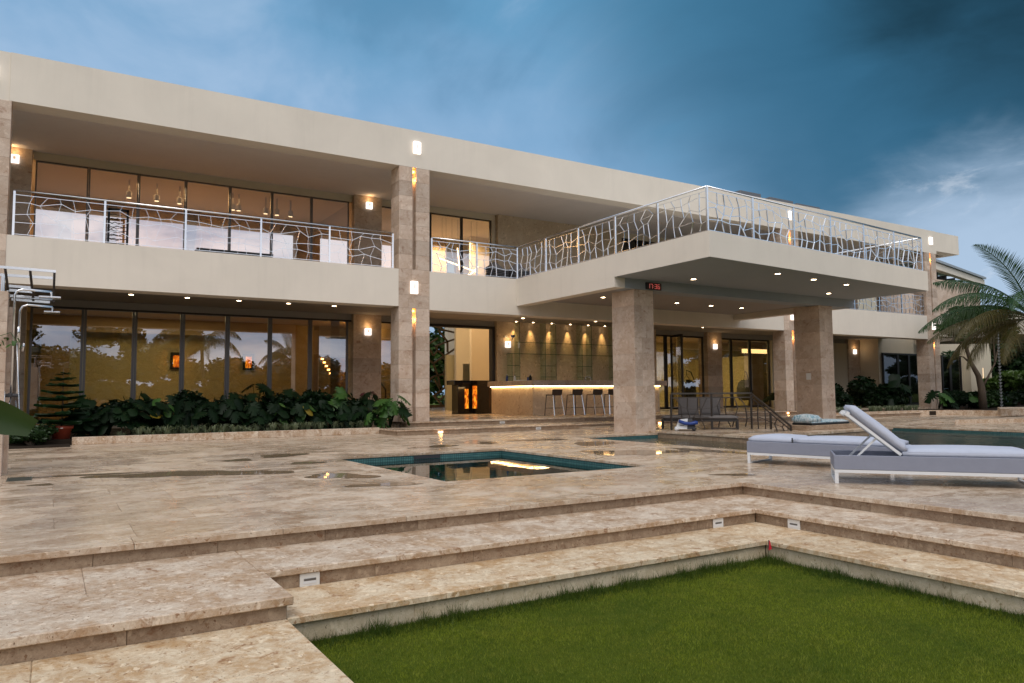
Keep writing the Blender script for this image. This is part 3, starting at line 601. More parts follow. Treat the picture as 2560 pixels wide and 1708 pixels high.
def pier(x0,x1,y0,y1,z0,z1,name='column',h=.5,split=True):
    c=hp(name,MB().box(x0+.03,y0+.03,z0,x1-.03,y1-.03,z1),'stone_wall'); k=0
    for za,zb in courses(z0,z1,h):
        k+=1; s=(.38,.62)[k%2]
        if split:
            xm=x0+(x1-x0)*s; block('stone',x0,y0,za+.0012,xm-.001,y1,zb-.0012,M['stone_wall'],c,.003); block('stone',xm+.001,y0,za+.0012,x1,y1,zb-.0012,M['stone_wall'],c,.003)
        else: block('stone',x0,y0,za+.0012,x1,y1,zb-.0012,M['stone_wall'],c,.003)
    return c
cA=pier(14.78,15.55,16.95,17.98,-.06,4.298); cB=pier(23.52,24.27,16.95,18.04,0.0,4.298)
obj('tile_band',MB().box(14.775,16.945,-1.4,15.555,17.985,-.062),M['mosaic_pale'],house)
hp('switch_plate',MB().cbox(23.508,17.38,1.62,23.52,17.58,1.86,.004),'plate_white',house)
# recessed stone piers between the windows, both floors
for (x0,x1) in ((-1.95,-.72),(10.13,11.30),(29.75,30.85),(42.0,43.15)):
    pier(x0,x1,28.3,29.0,ZFL,ZC1-.002,'pier',.6,False); pier(x0,x1,28.3,29.0,5.1,ZC2-.002,'pier',.6,False)
# walls of the recess
hp('bar_wall',MB().box(16.72,28.3,ZFL,26.1,28.62,ZC1-.002),'stone_bar')
hp('upper_wall',MB().box(16.8,28.3,5.1,23.95,28.62,ZC2-.002),'stone_bar')
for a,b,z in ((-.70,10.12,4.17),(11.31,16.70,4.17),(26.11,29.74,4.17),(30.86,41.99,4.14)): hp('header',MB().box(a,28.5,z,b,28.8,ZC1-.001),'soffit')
for a,b in ((-.70,10.12),(11.31,16.78),(23.96,29.74),(30.86,41.99)): hp('header',MB().box(a,28.5,8.95,b,28.8,ZC2-.001),'cream_wall')
def glazing(xs,z0,z1,y=YG,pane='pane_bronze',fm='frame_dark',fw=.06,double=True,name='glass_door',parent=house):
    for a,b in zip(xs[:-1],xs[1:]):
        f=MB(); a2=a+.004; b2=b-.004
        f.box(a2,y-.045,z0,a2+fw,y+.045,z1).box(b2-fw,y-.045,z0,b2,y+.045,z1).box(a2+fw,y-.045,z1-fw,b2-fw,y+.045,z1).box(a2+fw,y-.045,z0,b2-fw,y+.045,z0+fw*1.3)
        fo=obj(name,f,M[fm],parent); obj('pane',MB().box(a2+fw-.004,y-.005,z0+fw,b2-fw+.004,y+.005,z1-fw+.003),M[pane],fo)
gx=[-.63+1.52*i for i in range(8)]
glazing(gx,ZFL+.02,4.168,fm='frame_grey',fw=.075); glazing(gx,5.12,8.948,pane='pane_mirror',fm='frame_grey',fw=.045,name='window')
hp('door_track',MB().box(-.69,28.50,4.10,10.12,28.552,4.168),'frame_dark')
glazing([11.32,11.95],ZFL+.02,4.168); glazing([11.32,12.1],5.12,8.948,pane='pane_mirror',fw=.045,name='window')
# portal to the hall, upper glazing of the hall
hp('portal_frame',MB().box(11.96,28.45,4.06,16.70,28.75,4.168).box(16.57,28.45,ZFL,16.70,28.75,4.058),'frame_dark')
glazing([12.12,13.6,15.12,16.60],5.12,8.948,fw=.05,name='window'); 
hp('upper_wall',MB().box(16.62,28.5,5.1,16.79,28.8,8.948),'cream_wall')
# right hand doors and windows
glazing([26.12,27.0,28.0,29.72],ZFL+.01,4.168,fw=.09); glazing([30.87,31.85,33.37,34.98],ZFL+.01,4.138,fw=.085)
hp('recess_wall',MB().box(34.99,28.4,ZFL,41.99,28.7,4.138),'cream_wall')
glazing([23.97,25.2,26.4,27.6,28.7],5.12,8.948,pane='pane_dark',fw=.05,name='window'); glazing([30.87]+[30.87+1.39*i for i in range(1,9)],5.12,8.948,fw=.05,name='window')
fo=obj('glass_door',MB().box(0,-.04,.33,.09,.04,4.14).box(.93,-.04,.33,1.02,.04,4.14).box(.09,-.04,4.03,.93,.04,4.14).box(.09,-.04,.33,.93,.04,.46).xf(Matrix.Translation((27.25,28.45,0))@Matrix.Rotation(math.radians(-100),4,'Z')),M['frame_dark'],house)
obj('pane',MB().box(.08,-.005,.45,.94,.005,4.05).xf(Matrix.Translation((27.25,28.45,0))@Matrix.Rotation(math.radians(-100),4,'Z')),M['pane_bronze'],fo)
# rooms behind the glass
hp('room_floor',MB().box(-6,28.9,-.4,43,46,.30),'floor_in')
hp('room_ceiling',MB().box(-6,28.82,ZC1+.02,12.2,36.8,4.9),'room_ceiling'); hp('room_ceiling',MB().box(20.81,28.82,ZC1+.02,43,36.8,4.9),'room_ceiling')
hp('room_wall',MB().box(-6,34.4,.3,10.4,34.6,4.42).box(-2.3,28.9,.3,-2.1,34.4,4.42).box(12.25,28.9,.3,12.4,38,4.42),'room_wall')
hp('room_wall',MB().box(10.4,36.6,.3,12.25,36.8,9.2),'cream_wall')
hp('hall_wall',MB().box(20.6,28.65,.3,20.8,36.5,9.2).box(12.401,36.9,.3,12.45,46,9.2),'cream_wall')
hp('hall_wall',MB().box(18.95,36.5,.3,19.36,36.7,9.2).box(19.36,36.5,2.86,20.8,36.7,9.2).box(19.92,36.5,.3,20.8,36.7,2.859),'cream_wall'); hp('hall_wall',MB().box(18.0,33.0,.3,20.6,33.2,9.2),'cream_wall'); hp('hall_niche',MB().box(18.9,37.6,.3,20.8,37.8,3.4),'room_wall'); hp('hall_pillar',MB().box(22.75,45,.3,23.4,45.5,7),'cream_wall')
hp('room_wall',MB().box(25.9,28.9,.3,26.05,36,4.42).box(26,36,.3,43,36.2,4.42).box(43.0,28.7,.3,43.2,36,4.42).box(36.6,31.5,.3,36.8,36,3.4),'room_wall')
hp('upper_floor',MB().box(-6,28.62,4.92,12.2,36.8,5.08).box(20.81,28.65,4.92,43,36.8,5.08),'room_ceiling')
hp('upper_room_wall',MB().box(-6,34.4,5.1,12.2,34.6,9.2).box(-2.3,28.9,5.1,-2.1,34.4,9.2).box(10.42,29.0,5.1,10.6,34.4,9.2),'room_ceiling')
hp('upper_room_wall',MB().box(12.22,34.4,5.1,17.3,34.6,9.2),'room_ceiling'); hp('upper_room_wall',MB().box(24,34.4,5.1,43,34.6,9.2).box(23.7,28.65,5.1,23.95,34.4,9.2),'room_wall')
hp('back_wall',MB().box(-6,45.9,-.4,12.4,46.2,9.2).box(24,45.9,-.4,43.6,46.2,9.2).box(43.21,28.7,-.4,43.6,45.9,9.2).box(-6.3,23,-.4,-6.0,46.2,9.2),'stucco')
hp('curtain',MB().box(9.55,29.3,.34,9.9,29.36,4.3).box(-.35,33.9,.34,.6,33.98,4.3),'curtain')
hp('curtain_pelmet',MB().box(-2.0,33.6,3.75,9.4,33.7,4.38),'curtain'); hp('sideboard',MB().cbox(1.4,33.7,.3,9.0,34.3,1.05,.01),'stone_bar')
# stairs in the back corner
st=hp('stair',MB().box(10.45,36.0,.3,12.2,36.5,3.2),'floor_in')
for i in range(15):
    y=29.6+i*.31; z=.3+(i+1)*.175
    obj('stair_step',MB().box(10.55,y,.3,12.2,y+.312,z),M['floor_in'],st)
    obj('stair_light',MB().box(10.60,y-.008,z-.09,10.72,y-.001,z-.03),M['step_glow'],st)
hp('stair_railing',MB().bar((12.1,29.8,1.4),(12.1,34.2,3.9),.05).bar((12.1,29.8,.5),(12.1,29.8,1.4),.04).bar((12.1,31.4,1.3),(12.1,31.4,2.3),.04).bar((12.1,33.0,2.2),(12.1,33.0,3.2),.04),'frame_dark')
# far right wing: dim recess wall, set back block with dark windows, outer balcony, metal roof behind
hp('wing_wall',MB().box(43.21,27.1,.2,52.8,27.4,4.6).box(43.21,27.402,.2,43.6,28.698,4.6),'cream_wall'); 
hp('wing_wall',MB().box(52.85,26.6,.2,55.6,31,4.9),'cream_wall'); hp('wing_wall',MB().box(43.72,27.1,4.61,52.8,27.4,8.6),'stone_wall'); hp('wing_wall',MB().box(52.85,27.1,4.91,55.6,31,8.6),'stone_wall')
glazing([43.4,45.0,46.2,47.4],.25,3.53,26.98,'pane_dark','frame_dark',.09,name='window'); glazing([50.0,51.0,52.4],.25,3.53,26.98,'pane_dark','frame_dark',.12,name='window')
hp('wing_canopy',MB().prism([(43.0,19.6),(52,12.5),(58,18.5),(47,27)],4.13,5.2),'stucco'); hp('glow_strip',MB().box(54.42,26.58,.8,54.48,26.6,2.7),'wall_wash')  # glowing strip painted as the streak a lamp throws on the wall
rf=hp('back_roof',MB().add([(53.5,29.0,10.62),(66,31.6,10.55),(66,40,12.4),(53.5,40,12.5),(53.5,29.0,10.45),(66,31.6,10.38),(66,40,12.2),(53.5,40,12.3)],[(0,1,2,3),(7,6,5,4),(0,4,5,1),(1,5,6,2),(2,6,7,3),(3,7,4,0)]),'roof_metal')
obj('eave',MB().add([(53.5,29.15,10.42),(66,31.75,10.36),(66,32.2,10.36),(53.5,29.6,10.42),(53.5,29.15,9.95),(66,31.75,9.9),(66,32.2,9.9),(53.5,29.6,9.95)],[(0,1,2,3),(7,6,5,4),(0,4,5,1),(1,5,6,2),(2,6,7,3),(3,7,4,0)]),M['stucco'],rf)
for i in range(7):
    t=i/6*.95+.02; x=53.5+12.5*t; y=29.6+2.6*t; obj('rafter',MB().box(x-.08,y,9.62,x+.08,y+1.4,9.92),M['eave_dark'],rf)
hp('back_wall',MB().prism([(53.8,31.2),(66,33.8),(66,38),(53.8,38)],0,9.6),'cream_wall')
# roof plant
for i,(x0,x1,lb) in enumerate(((30.0,31.6,'grey rooftop unit nearest the canopy corner'),(32.3,34.2,'middle grey rooftop unit of three'),(34.5,36.5,'grey rooftop unit farthest along the roof'))):
    t=empty('rooftop_unit',((x0+x1)/2,26.6,9.8),label=lb,cat='air conditioner',group='rooftop air conditioning units')
    obj('casing',MB().cbox(x0,26.0,9.8,x1,27.2,11.60-.05*i,.02),M['frame_grey'],t)
    for k in range(5): obj('louvre',MB().box(x0+.08,25.985,11.0+k*.08,x1-.08,26.0,11.05+k*.08),M['frame_grey'],t)

# ------------------------------------------------------------------ lamps on and in the house
def sconce(x,z,y,w,h,label,group,power=0):
    t=empty('wall_sconce',(x,y,z),label=label,cat='wall lamp',group=group)
    obj('shade',MB().cbox(x-w/2,y-.09,z-h/2,x+w/2,y-.001,z+h/2,.012),M['lamp_white'],t)
    obj('core_plate',MB().box(x-w*.14,y-.096,z-h*.08,x+w*.14,y-.091,z+h*.30),M['lamp_core'],t)
    if power: lamp('bulb','POINT',(x,y-.16,z+h*.5+.12),power,WARM,t,shadow_soft_size=.05)
names=['corner','tall twin','middle twin','far twin']
for i,(c,nm) in enumerate(zip(COLS,('left edge column','twin column beside the planting bed','twin column behind the canopy','last twin column before the palm'))):
    xc=(slots[i][0]+slots[i][1])/2
    sconce(xc+.08,9.36,YF,.25,.40,'upright lit lamp on the roof fascia above the '+nm,'rectangular facade lamps'); sconce(xc-.02,4.68,YF-.002,.25,.41,'upright lit lamp halfway up the '+nm,'rectangular facade lamps')
for i,(x,z,lb) in enumerate(((10.72,3.70,'square lit wall lamp above the planting bed, lower floor'),(10.74,8.82,'square lit wall lamp on the upper floor beside the window wall'),(-1.2,8.82,'square lit wall lamp at the left end of the upper balcony'),(17.26,3.38,'square lit wall lamp beside the glass bar shelves'),(30.3,3.63,'square lit wall lamp between the folding doors and garden window'),(42.6,3.63,'square lit wall lamp in the dim far recess'))):
    sconce(x,z,28.299,.26,.27,lb,'square recess lamps',2.5)
for i,(xa,xb) in enumerate(slots):
    nm=('left edge column','twin column beside the planting bed','twin column behind the canopy','last twin column before the palm')[i]
    for z,w in ((8.55,'upper'),(3.90,'lower')):
        t=empty('slot_lamp',((xa+xb)/2,YF+.14,z),label='amber light in the %s slot of the %s'%(w,nm),cat='slot light',group='amber slot lights'); obj('strip',MB().box(xa+.02,YF+.10,z,xb-.02,YF+.18,z+.06),M['slot_glow'],t)
        lamp('bulb','POINT',((xa+xb)/2,YF+.12,z-.25),4.5,(1,.45,.12),t,shadow_soft_size=.03)
DL=[]
def downlight(x,y,z,label,group,power=14,spot=True):
    t=empty('downlight',(x,y,z),label=label,cat='downlight',group=group)
    obj('lens',MB().lathe([(.075,-.012),(.075,-.004)],14,(x,y,z)),M['lamp_down'],t); obj('trim_ring',MB().lathe([(.076,-.014),(.10,-.010),(.10,-.001),(.076,-.001)],14,(x,y,z),False),M['white_metal'],t)
    if power: lamp('bulb','SPOT',(x,y,z-.03),power*6,WARMW,t,spot_size=math.radians(115),spot_blend=.8,shadow_soft_size=.06)
ordn=['first','second','third','fourth','fifth','sixth']
for i,x in enumerate((2.07,3.70,5.31,6.97,8.6)): downlight(x,26.05,ZC1,'%s ceiling downlight from the left above the planting bed'%ordn[i],'downlights under the left balcony',.3)
for i,(x,y) in enumerate(((14.1,26.15),(17.0,26.6),(18.6,26.2),(20.7,26.3),(27.4,26.3))): downlight(x,y,ZC1,'%s ceiling downlight from the twin column in the bar soffit'%ordn[i],'downlights over the bar terrace',11)
for i,(x,y) in enumerate(((16.34,16.03),(17.74,14.1),(19.63,14.29),(21.52,14.48),(22.9,16.1))): downlight(x,y,4.594,['downlight beside the clock in the front canopy soffit','leftmost of three downlights along the canopy edge','middle of three downlights along the canopy edge','rightmost of three downlights along the canopy edge','downlight near the far stone column in the front canopy soffit'][i],'downlights in the front canopy soffit',2)
for i,x in enumerate((16.3,19.8,21.6,23.3)): downlight(x,20.3,4.53,'%s downlight from the left in the inner canopy ceiling'%ordn[i],'downlights in the inner canopy ceiling',5)
for i,x in enumerate((17.57,18.48,19.5,20.55,21.6,22.6,23.7)):
    t=empty('bar_spotlight',(x,28.05,ZC1),label='%s small spotlight from the left above the glass bar shelves'%(ordn+['seventh'])[i],cat='spotlight',group='spotlights washing the bar wall')
    obj('lens',MB().lathe([(.035,-.012),(.035,-.002)],10,(x,28.05,ZC1)),M['lamp_down'],t); lamp('bulb','SPOT',(x,28.12,ZC1-.03),100,(1,.62,.24),t,rot=(math.radians(9),0,0),spot_size=math.radians(44),spot_blend=1.0,shadow_soft_size=.02)
# room lighting: unseen lamps added to give the rooms their warm light
lamp('room_fill','AREA',(3.5,31.5,4.35),120,(1,.84,.48),house,size=5,shape='RECTANGLE',size_y=2); lamp('hall_fill','AREA',(16.5,32.5,8.9),800,(1,.72,.42),house,size=3)
lamp('room_fill','AREA',(31.5,32.0,4.35),420,(1,.82,.42),house,size=6,shape='RECTANGLE',size_y=3); lamp('room_fill','AREA',(4,31,9.0),600,(1,.66,.36),house,size=5,shape='RECTANGLE',size_y=2)
lamp('stair_fill','POINT',(11.3,31.5,4.0),60,(1,.55,.18),house,shadow_soft_size=.2); lamp('room_fill','AREA',(36,31,9.0),90,(1,.66,.34),house,size=5)
# ------------------------------------------------------------------ railings
def railing(label,runs,zb,seed,group='steel balcony railings',mat='chrome',H=1.17,nb=5,bw=.026,wire=.016):
    """runs: list of lists of (x,y) post positions along straight lines; bent bars and kinked wires between the posts"""
    r=random.Random(seed); p0=runs[0][0]; t=empty('balcony_railing',(p0[0],p0[1],zb),label=label,cat='railing',group=group); m=M[mat]
    done=set()
    for pts in runs:
        hm=MB(); ext=[Vector((x,y,zb+H)) for x,y in pts]; hm.tube([ext[0],ext[-1]],.026,8); obj('handrail',hm,m,t,True)
        obj('top_wire',MB().bar((pts[0][0],pts[0][1],zb+H-.11),(pts[-1][0],pts[-1][1],zb+H-.11),.014),m,t); obj('bottom_wire',MB().bar((pts[0][0],pts[0][1],zb+.05),(pts[-1][0],pts[-1][1],zb+.05),.014),m,t)
        for x,y in pts:
            if (round(x,2),round(y,2)) in done: continue
            done.add((round(x,2),round(y,2))); obj('post',MB().box(x-.025,y-.025,zb-.005,x+.025,y+.025,zb+H-.02),m,t)
        for (xa,ya),(xb,yb) in zip(pts[:-1],pts[1:]):
            a=Vector((xa,ya,zb)); d=Vector((xb-xa,yb-ya,0)); L=d.length; d/=L; lv=[.05,.30,.58,.84,H-.11]
            cols=[]
            for j in range(nb):
                u=(j+1)/(nb+1)*L; cols.append([(u+(r.uniform(-.12,.12) if 0<k else r.uniform(-.05,.05)),z+(r.uniform(-.11,.11) if 0<k<4 else 0)) for k,z in enumerate(lv)])
            P=lambda q:a+d*q[0]+Vector((0,0,q[1]))
            for c in cols:
                b=MB()
                for q0,q1 in zip(c[:-1],c[1:]): b.bar(P(q0),P(q1),bw,bw*.6,up=tuple(d))
                obj('bent_bar',b,m,t)
            for k in (1,2,3):
                b=MB(); zz=lv[k]+r.uniform(-.05,.05); pl=[(0,zz)]+[c[k] for c in cols]+[(L,lv[k]+r.uniform(-.05,.05))]
                for q0,q1 in zip(pl[:-1],pl[1:]): b.bar(P(q0),P(q1),wire)
                obj('kinked_wire',b,m,t)
    return t
lin=lambda a,b,n:[(a[0]+(b[0]-a[0])*i/n,a[1]+(b[1]-a[1])*i/n) for i in range(n+1)]
railing('steel railing with bent bars along the left upper balcony',[[(x,22.42) for x in (-.92,1.1,3.1,5.16,7.23,9.33)]],5.27,1,bw=.013,wire=.012)
railing('steel railing running from the twin column round the canopy terrace',[[(10.72,22.42),(12.45,22.42),(14.1,22.42)],lin((14.1,22.42),(14.1,13.30),5),lin((14.1,13.30),(25.38,14.20),6),lin((25.38,14.20),(25.38,22.4),4)],5.27,2)
railing('steel railing on the balcony beyond the canopy',[[(x,22.42) for x in (25.6,27.2,28.35)],[(x,22.42) for x in (29.7,31.8,33.9,36,38,40.05)]],5.22,3)
# handrail of the plunge pool: dark lattice, one level run and one falling run
t=empty('pool_handrail',(16.0,16.8,.06),label='dark steel lattice handrail beside the blue plunge pool',cat='handrail')
P1,P2,P3,P5=Vector((16.0,16.75,.06)),Vector((17.25,16.3,.06)),Vector((18.5,15.85,.06)),Vector((18.55,14.45,.06)); hh=1.10
def hb(nm,*seg,w=.028):
    b=MB()
    for a,c in seg: b.bar(a,c,w)
    obj(nm,b,M['steel_dark'],t)
up=lambda p,z:Vector((p.x,p.y,p.z+z))
hb('handrail',(up(P1,hh),up(P3,hh)),(up(P3,hh),up(P5,.12)),w=.05); hb('lower_rail',(up(P1,hh-.13),up(P3,hh-.13)),(up(P3,hh-.13),up(P5,.0)),w=.03)
for p in (P1,P2,P3): hb('post',(p,up(p,hh-.02)),w=.045)
p4=P3.lerp(P5,.5); hb('post',(up(p4,-.35),up(p4,.52)),w=.05); hb('post',(up(P5,-.2),up(P5,.12)),w=.045)
r=random.Random(5)
for A,B in ((P1,P2),(P2,P3)):
    cs=[]
    for j in range(4):
        u=(j+1)/5; q=A.lerp(B,u); cs.append([up(A.lerp(B,min(.97,max(.03,u+r.uniform(-.09,.09)))),z+r.uniform(-.06,.06)*(0<k<3)) for k,z in enumerate((.06,.36,.66,hh-.13))])
    for c in cs: hb('bent_bar',*zip(c[:-1],c[1:]),w=.026)
    for k in (1,2): pl=[up(A,(.36,.66)[k-1])]+[c[k] for c in cs]+[up(B,(.36,.66)[k-1])]; hb('kinked_wire',*zip(pl[:-1],pl[1:]),w=.018)
cs=[]
for u,top in ((.18,.75),(.36,.58),(.66,.32),(.84,.18)):
    q=P3.lerp(P5,u); cs.append([up(q,-.05),up(P3.lerp(P5,u+r.uniform(-.06,.06)),top*.5),up(q,top)]); hb('bent_bar',*zip(cs[-1][:-1],cs[-1][1:]),w=.026)
hb('kinked_wire',*zip([c[1] for c in cs][:-1],[c[1] for c in cs][1:]),w=.018)

# ------------------------------------------------------------------ bar
bar=empty('bar_counter',(19.8,25.4,ZFL),label='long stone bar counter with a warm light strip under its top',cat='bar')
obj('body',MB().box(16.42,25.0,ZFL+.001,23.2,25.7,1.50).box(16.42,25.7,ZFL+.001,17.1,28.29,1.50),M['stone_bar'],bar)
n=9
for i in range(n): x0=16.22+(23.4-16.22)*i/n; x1=16.22+(23.4-16.22)*(i+1)/n; block('top_slab',x0+.001,24.72,1.505,x1-.001,25.9,1.72,M['stone_wall'],bar,.006)
block('top_slab',16.22,25.902,1.505,17.2,28.29,1.72,M['stone_wall'],bar,.006)
obj('glow_strip',MB().box(16.44,24.93,1.47,23.18,24.97,1.503).box(16.35,24.97,1.47,16.39,28.28,1.503),M['led_warm'],bar)
shf=empty('glass_shelves',(20.3,28.1,1.8),label='tall clear glass shelving standing against the bar wall',cat='shelves')
for x in (17.22,17.62,19.0,19.58,21.07,21.63,23.0,23.5):
    obj('upright',MB().box(x-.006,27.86,1.15,x+.006,28.29,4.38 if x!=17.22 else 2.95),M['shelf_glass'],shf); obj('upright_edge',MB().box(x-.010,27.852,1.15,x+.010,27.860,4.38 if x!=17.22 else 2.95),M['glass_edge'],shf)
def gshelf(x0,x1,z): 
    s=obj('shelf',MB().box(x0,27.85,z,x1,28.29,z+.012),M['shelf_glass'],shf); obj('shelf_edge',MB().box(x0,27.842,z-.004,x1,27.850,z+.016),M['glass_edge'],s)
gshelf(17.4,24.2,3.46); gshelf(16.98,24.2,2.95)
for a,b in ((16.98,17.62),(18.75,19.58),(20.8,21.63),(22.75,23.5)): gshelf(a,b,2.43); gshelf(a,b,1.93)
obj('back_shelf',MB().box(17.15,27.7,1.10,24.2,28.29,1.149),M['stone_bar'],shf)
# small things on the bar
def bottle(x,y,z,h,r,mat,name,label,cat,cap=None):
    t=empty(name,(x,y,z),label=label,cat=cat); obj('body',MB().lathe([(r,0),(r,h*.6),(r*.45,h*.78),(r*.4,h*.9)],12,(x,y,z)),M[mat],t,True); obj('cap',MB().lathe([(r*.45,h*.9),(r*.45,h)],10,(x,y,z)),M[cap or 'dark_plastic'],t)
bottle(16.55,27.2,1.72,.30,.05,'blue_plastic','bottle','small blue bottle at the wall end of the bar','bottle','white_plastic'); bottle(16.75,26.9,1.72,.27,.055,'towel','bottle','white bottle with a dark cap beside the blue bottle','bottle')
bottle(16.50,25.3,1.72,.24,.065,'black_metal','ice_bucket','black shaker with a bright lid on the bar corner','shaker','chrome')
tw=empty('napkin_pile',(16.75,26.6,1.72),label='crumpled white napkins at the wall end of the bar',cat='napkins')
for i in range(4): obj('napkin',MB().cbox(16.5+.14*i,26.4+.1*(i%2),1.72+.022*(i%2),16.72+.14*i,26.65+.1*(i%2),1.745+.022*(i%2),.008),M['towel'],tw)
t=empty('cup',(16.9,26.0,1.72),label='small navy blue box on the bar return',cat='box'); obj('body',MB().cbox(16.83,25.93,1.72,16.97,26.07,1.86,.01),M['blue_plastic'],t); obj('lid',MB().cbox(16.825,25.925,1.86,16.975,26.075,1.88,.006),M['dark_plastic'],t)
t=empty('tap',(19.6,25.5,1.72),label='chrome tap with a bent spout on the bar counter',cat='tap'); obj('spout',MB().tube([(19.45,25.5,1.72),(19.45,25.5,1.87),(19.5,25.5,1.91),(19.58,25.5,1.90),(19.6,25.5,1.85)],.014,8),M['chrome'],t,True); obj('lever',MB().bar((19.72,25.5,1.72),(19.70,25.5,1.86),.02).bar((19.70,25.5,1.86),(19.62,25.5,1.90),.02),M['chrome'],t); obj('base',MB().lathe([(.03,0),(.03,.03)],12,(19.45,25.5,1.72)),M['chrome'],t)
t=empty('security_camera',(17.42,28.2,3.72),label='small dark security camera high on the bar wall',cat='camera'); obj('body',MB().cbox(17.33,28.0,3.69,17.47,28.12,3.79,.01),M['blue_plastic'],t); obj('bracket',MB().bar((17.44,28.1,3.70),(17.50,28.299,3.62),.03),M['dark_plastic'],t)
t=empty('wall_box',(17.16,28.28,3.72),label='small white sensor box above the square lamp by the bar',cat='sensor'); obj('casing',MB().cbox(17.09,28.25,3.68,17.24,28.299,3.77,.006),M['plate_white'],t); obj('seam',MB().box(17.095,28.247,3.72,17.235,28.2495,3.724),M['dark_plastic'],t)
# bar stools, backs to the camera
def make_stool():
    t=empty('bar_stool',(0,0,0)); lg=M['steel_dark']
    legs=[((-.20,.20,.80),(-.24,.27,0)),((.20,.20,.80),(.24,.27,0)),((-.20,-.22,.82),(-.25,-.36,0)),((.20,-.22,.82),(.25,-.36,0))]
    for i,(a,b) in enumerate(legs): obj('leg',MB().bar(a,b,.028),M['chrome'] if i>1 else lg,t,local=True)
    at=lambda i,z:tuple(Vector(legs[i][0]).lerp(Vector(legs[i][1]),1-z/.81))
    f=MB()
    for i,j in ((0,1),(1,3),(3,2),(2,0)): f.bar(at(i,.30),at(j,.30),.022)
    obj('footrest',f,lg,t,local=True)
    obj('seat',MB().cbox(-.22,-.24,.79,.22,.23,.835,.015),M['stool_leather'],t,local=True)
    b=MB(); n=8
    for k in range(n):
        a0=-1+2*k/n; a1=-1+2*(k+1)/n; c=lambda a:(-.255+.03*a*a); 
        b.add([(.235*a0,c(a0),.815),(.235*a1,c(a1),.815),(.25*a1,c(a1)-.05,1.03),(.25*a0,c(a0)-.05,1.03),(.235*a0,c(a0)+.02,.815),(.235*a1,c(a1)+.02,.815),(.25*a1,c(a1)-.03,1.03),(.25*a0,c(a0)-.03,1.03)],[(0,1,2,3),(7,6,5,4),(3,2,6,7),(1,0,4,5),(0,3,7,4),(2,1,5,6)])
    obj('backrest',b,M['stool_leather'],t,local=True); return t
stool=make_stool(); SG='stools along the bar'
for i,(x,y,rz,lb) in enumerate(((16.88,24.22,.05,'bar stool nearest the bar corner, first of four in view'),(17.86,24.18,-.04,'second bar stool from the bar corner'),(18.86,24.18,.03,'third bar stool from the bar corner'),(19.78,24.2,-.25,'bar stool half hidden by the column standing in water'))):
    s=stool if i==0 else copy_tree(stool); s.location=(x,y,ZFL); s.rotation_euler=(0,0,rz); WO[s.name]=Vector((x,y,ZFL)); tagp(s,lb,'bar stool',SG)

# ------------------------------------------------------------------ hall furniture
t=empty('console_block',(16.2,29.6,.3),label='black marble console with two glowing amber panels in the hall doorway',cat='console')
obj('block',MB().cbox(15.40,29.5,.30,17.02,30.1,1.60,.01),M['black_marble'],t); obj('top_slab',MB().cbox(15.18,29.42,1.60,17.1,30.2,1.80,.01),M['black_marble'],t)
obj('glow_panel',MB().box(15.74,29.488,.55,15.92,29.499,1.42),M['onyx_glow'],t); obj('glow_panel',MB().box(16.14,29.488,.55,16.36,29.499,1.56),M['onyx_glow'],t)
scr=empty('lattice_screen',(20.5,43.5,.42),label='tall bronze lattice screen at the back of the hall',cat='screen'); YS=43.5
def gs(px,py): return Vector((20.93+(px-70)/260*1.645, YS, 5.66-(py-250)/928*5.24))     # drawing of the screen, left part of it hidden by the column
SEG=[((0,480),(120,400)),((120,300),(230,435)),((70,250),(165,300)),((165,300),(330,330)),((90,495),(230,435)),((230,435),(325,400)),((230,435),(232,560)),((70,600),(120,540)),((120,540),(190,600)),((95,500),(120,540)),((70,690),(190,605)),((190,605),(325,510)),((180,630),(320,690)),((220,660),(190,800)),((70,700),(120,830)),((70,840),(325,780)),((190,800),(210,960)),((120,830),(150,990)),((70,1060),(210,960)),((210,960),(320,860)),((80,870),(150,990)),((130,1115),(240,1025)),((240,1025),(325,1010)),((210,960),(265,1150)),((80,1060),(160,1160)),((-200,300),(0,480)),((0,480),(70,600)),((-200,700),(0,640)),((0,640),(70,690)),((-200,1000),(0,900)),((0,900),(70,840))]
for a,b in SEG: obj('lattice_bar',MB().bar(gs(*a),gs(*b),.11,.10,up=(0,1,0)),M['bronze'],scr)
obj('frame',MB().box(18.2,YS-.08,.32,22.7,YS+.08,.52).box(18.2,YS-.08,5.6,22.7,YS+.08,5.75).box(22.5,YS-.08,.521,22.7,YS+.08,5.599),M['bronze'],scr)
# onyx wall lamps in the left room
for x,lb in ((4.50,'amber onyx wall lamp partly behind a door frame'),(7.45,'amber onyx wall lamp in full view through the glass doors')):
    t=empty('onyx_lamp',(x,34.38,2.7),label=lb,cat='wall lamp',group='onyx wall lamps'); obj('casing',MB().cbox(x-.23,34.28,2.33,x+.23,34.395,3.05,.01),M['black_metal'],t); obj('glow_panel',MB().box(x-.13,34.27,2.42,x+.13,34.279,2.92),M['onyx_glow'],t); lamp('bulb','POINT',(x,34.1,2.7),6,(1,.4,.06),t,shadow_soft_size=.1)
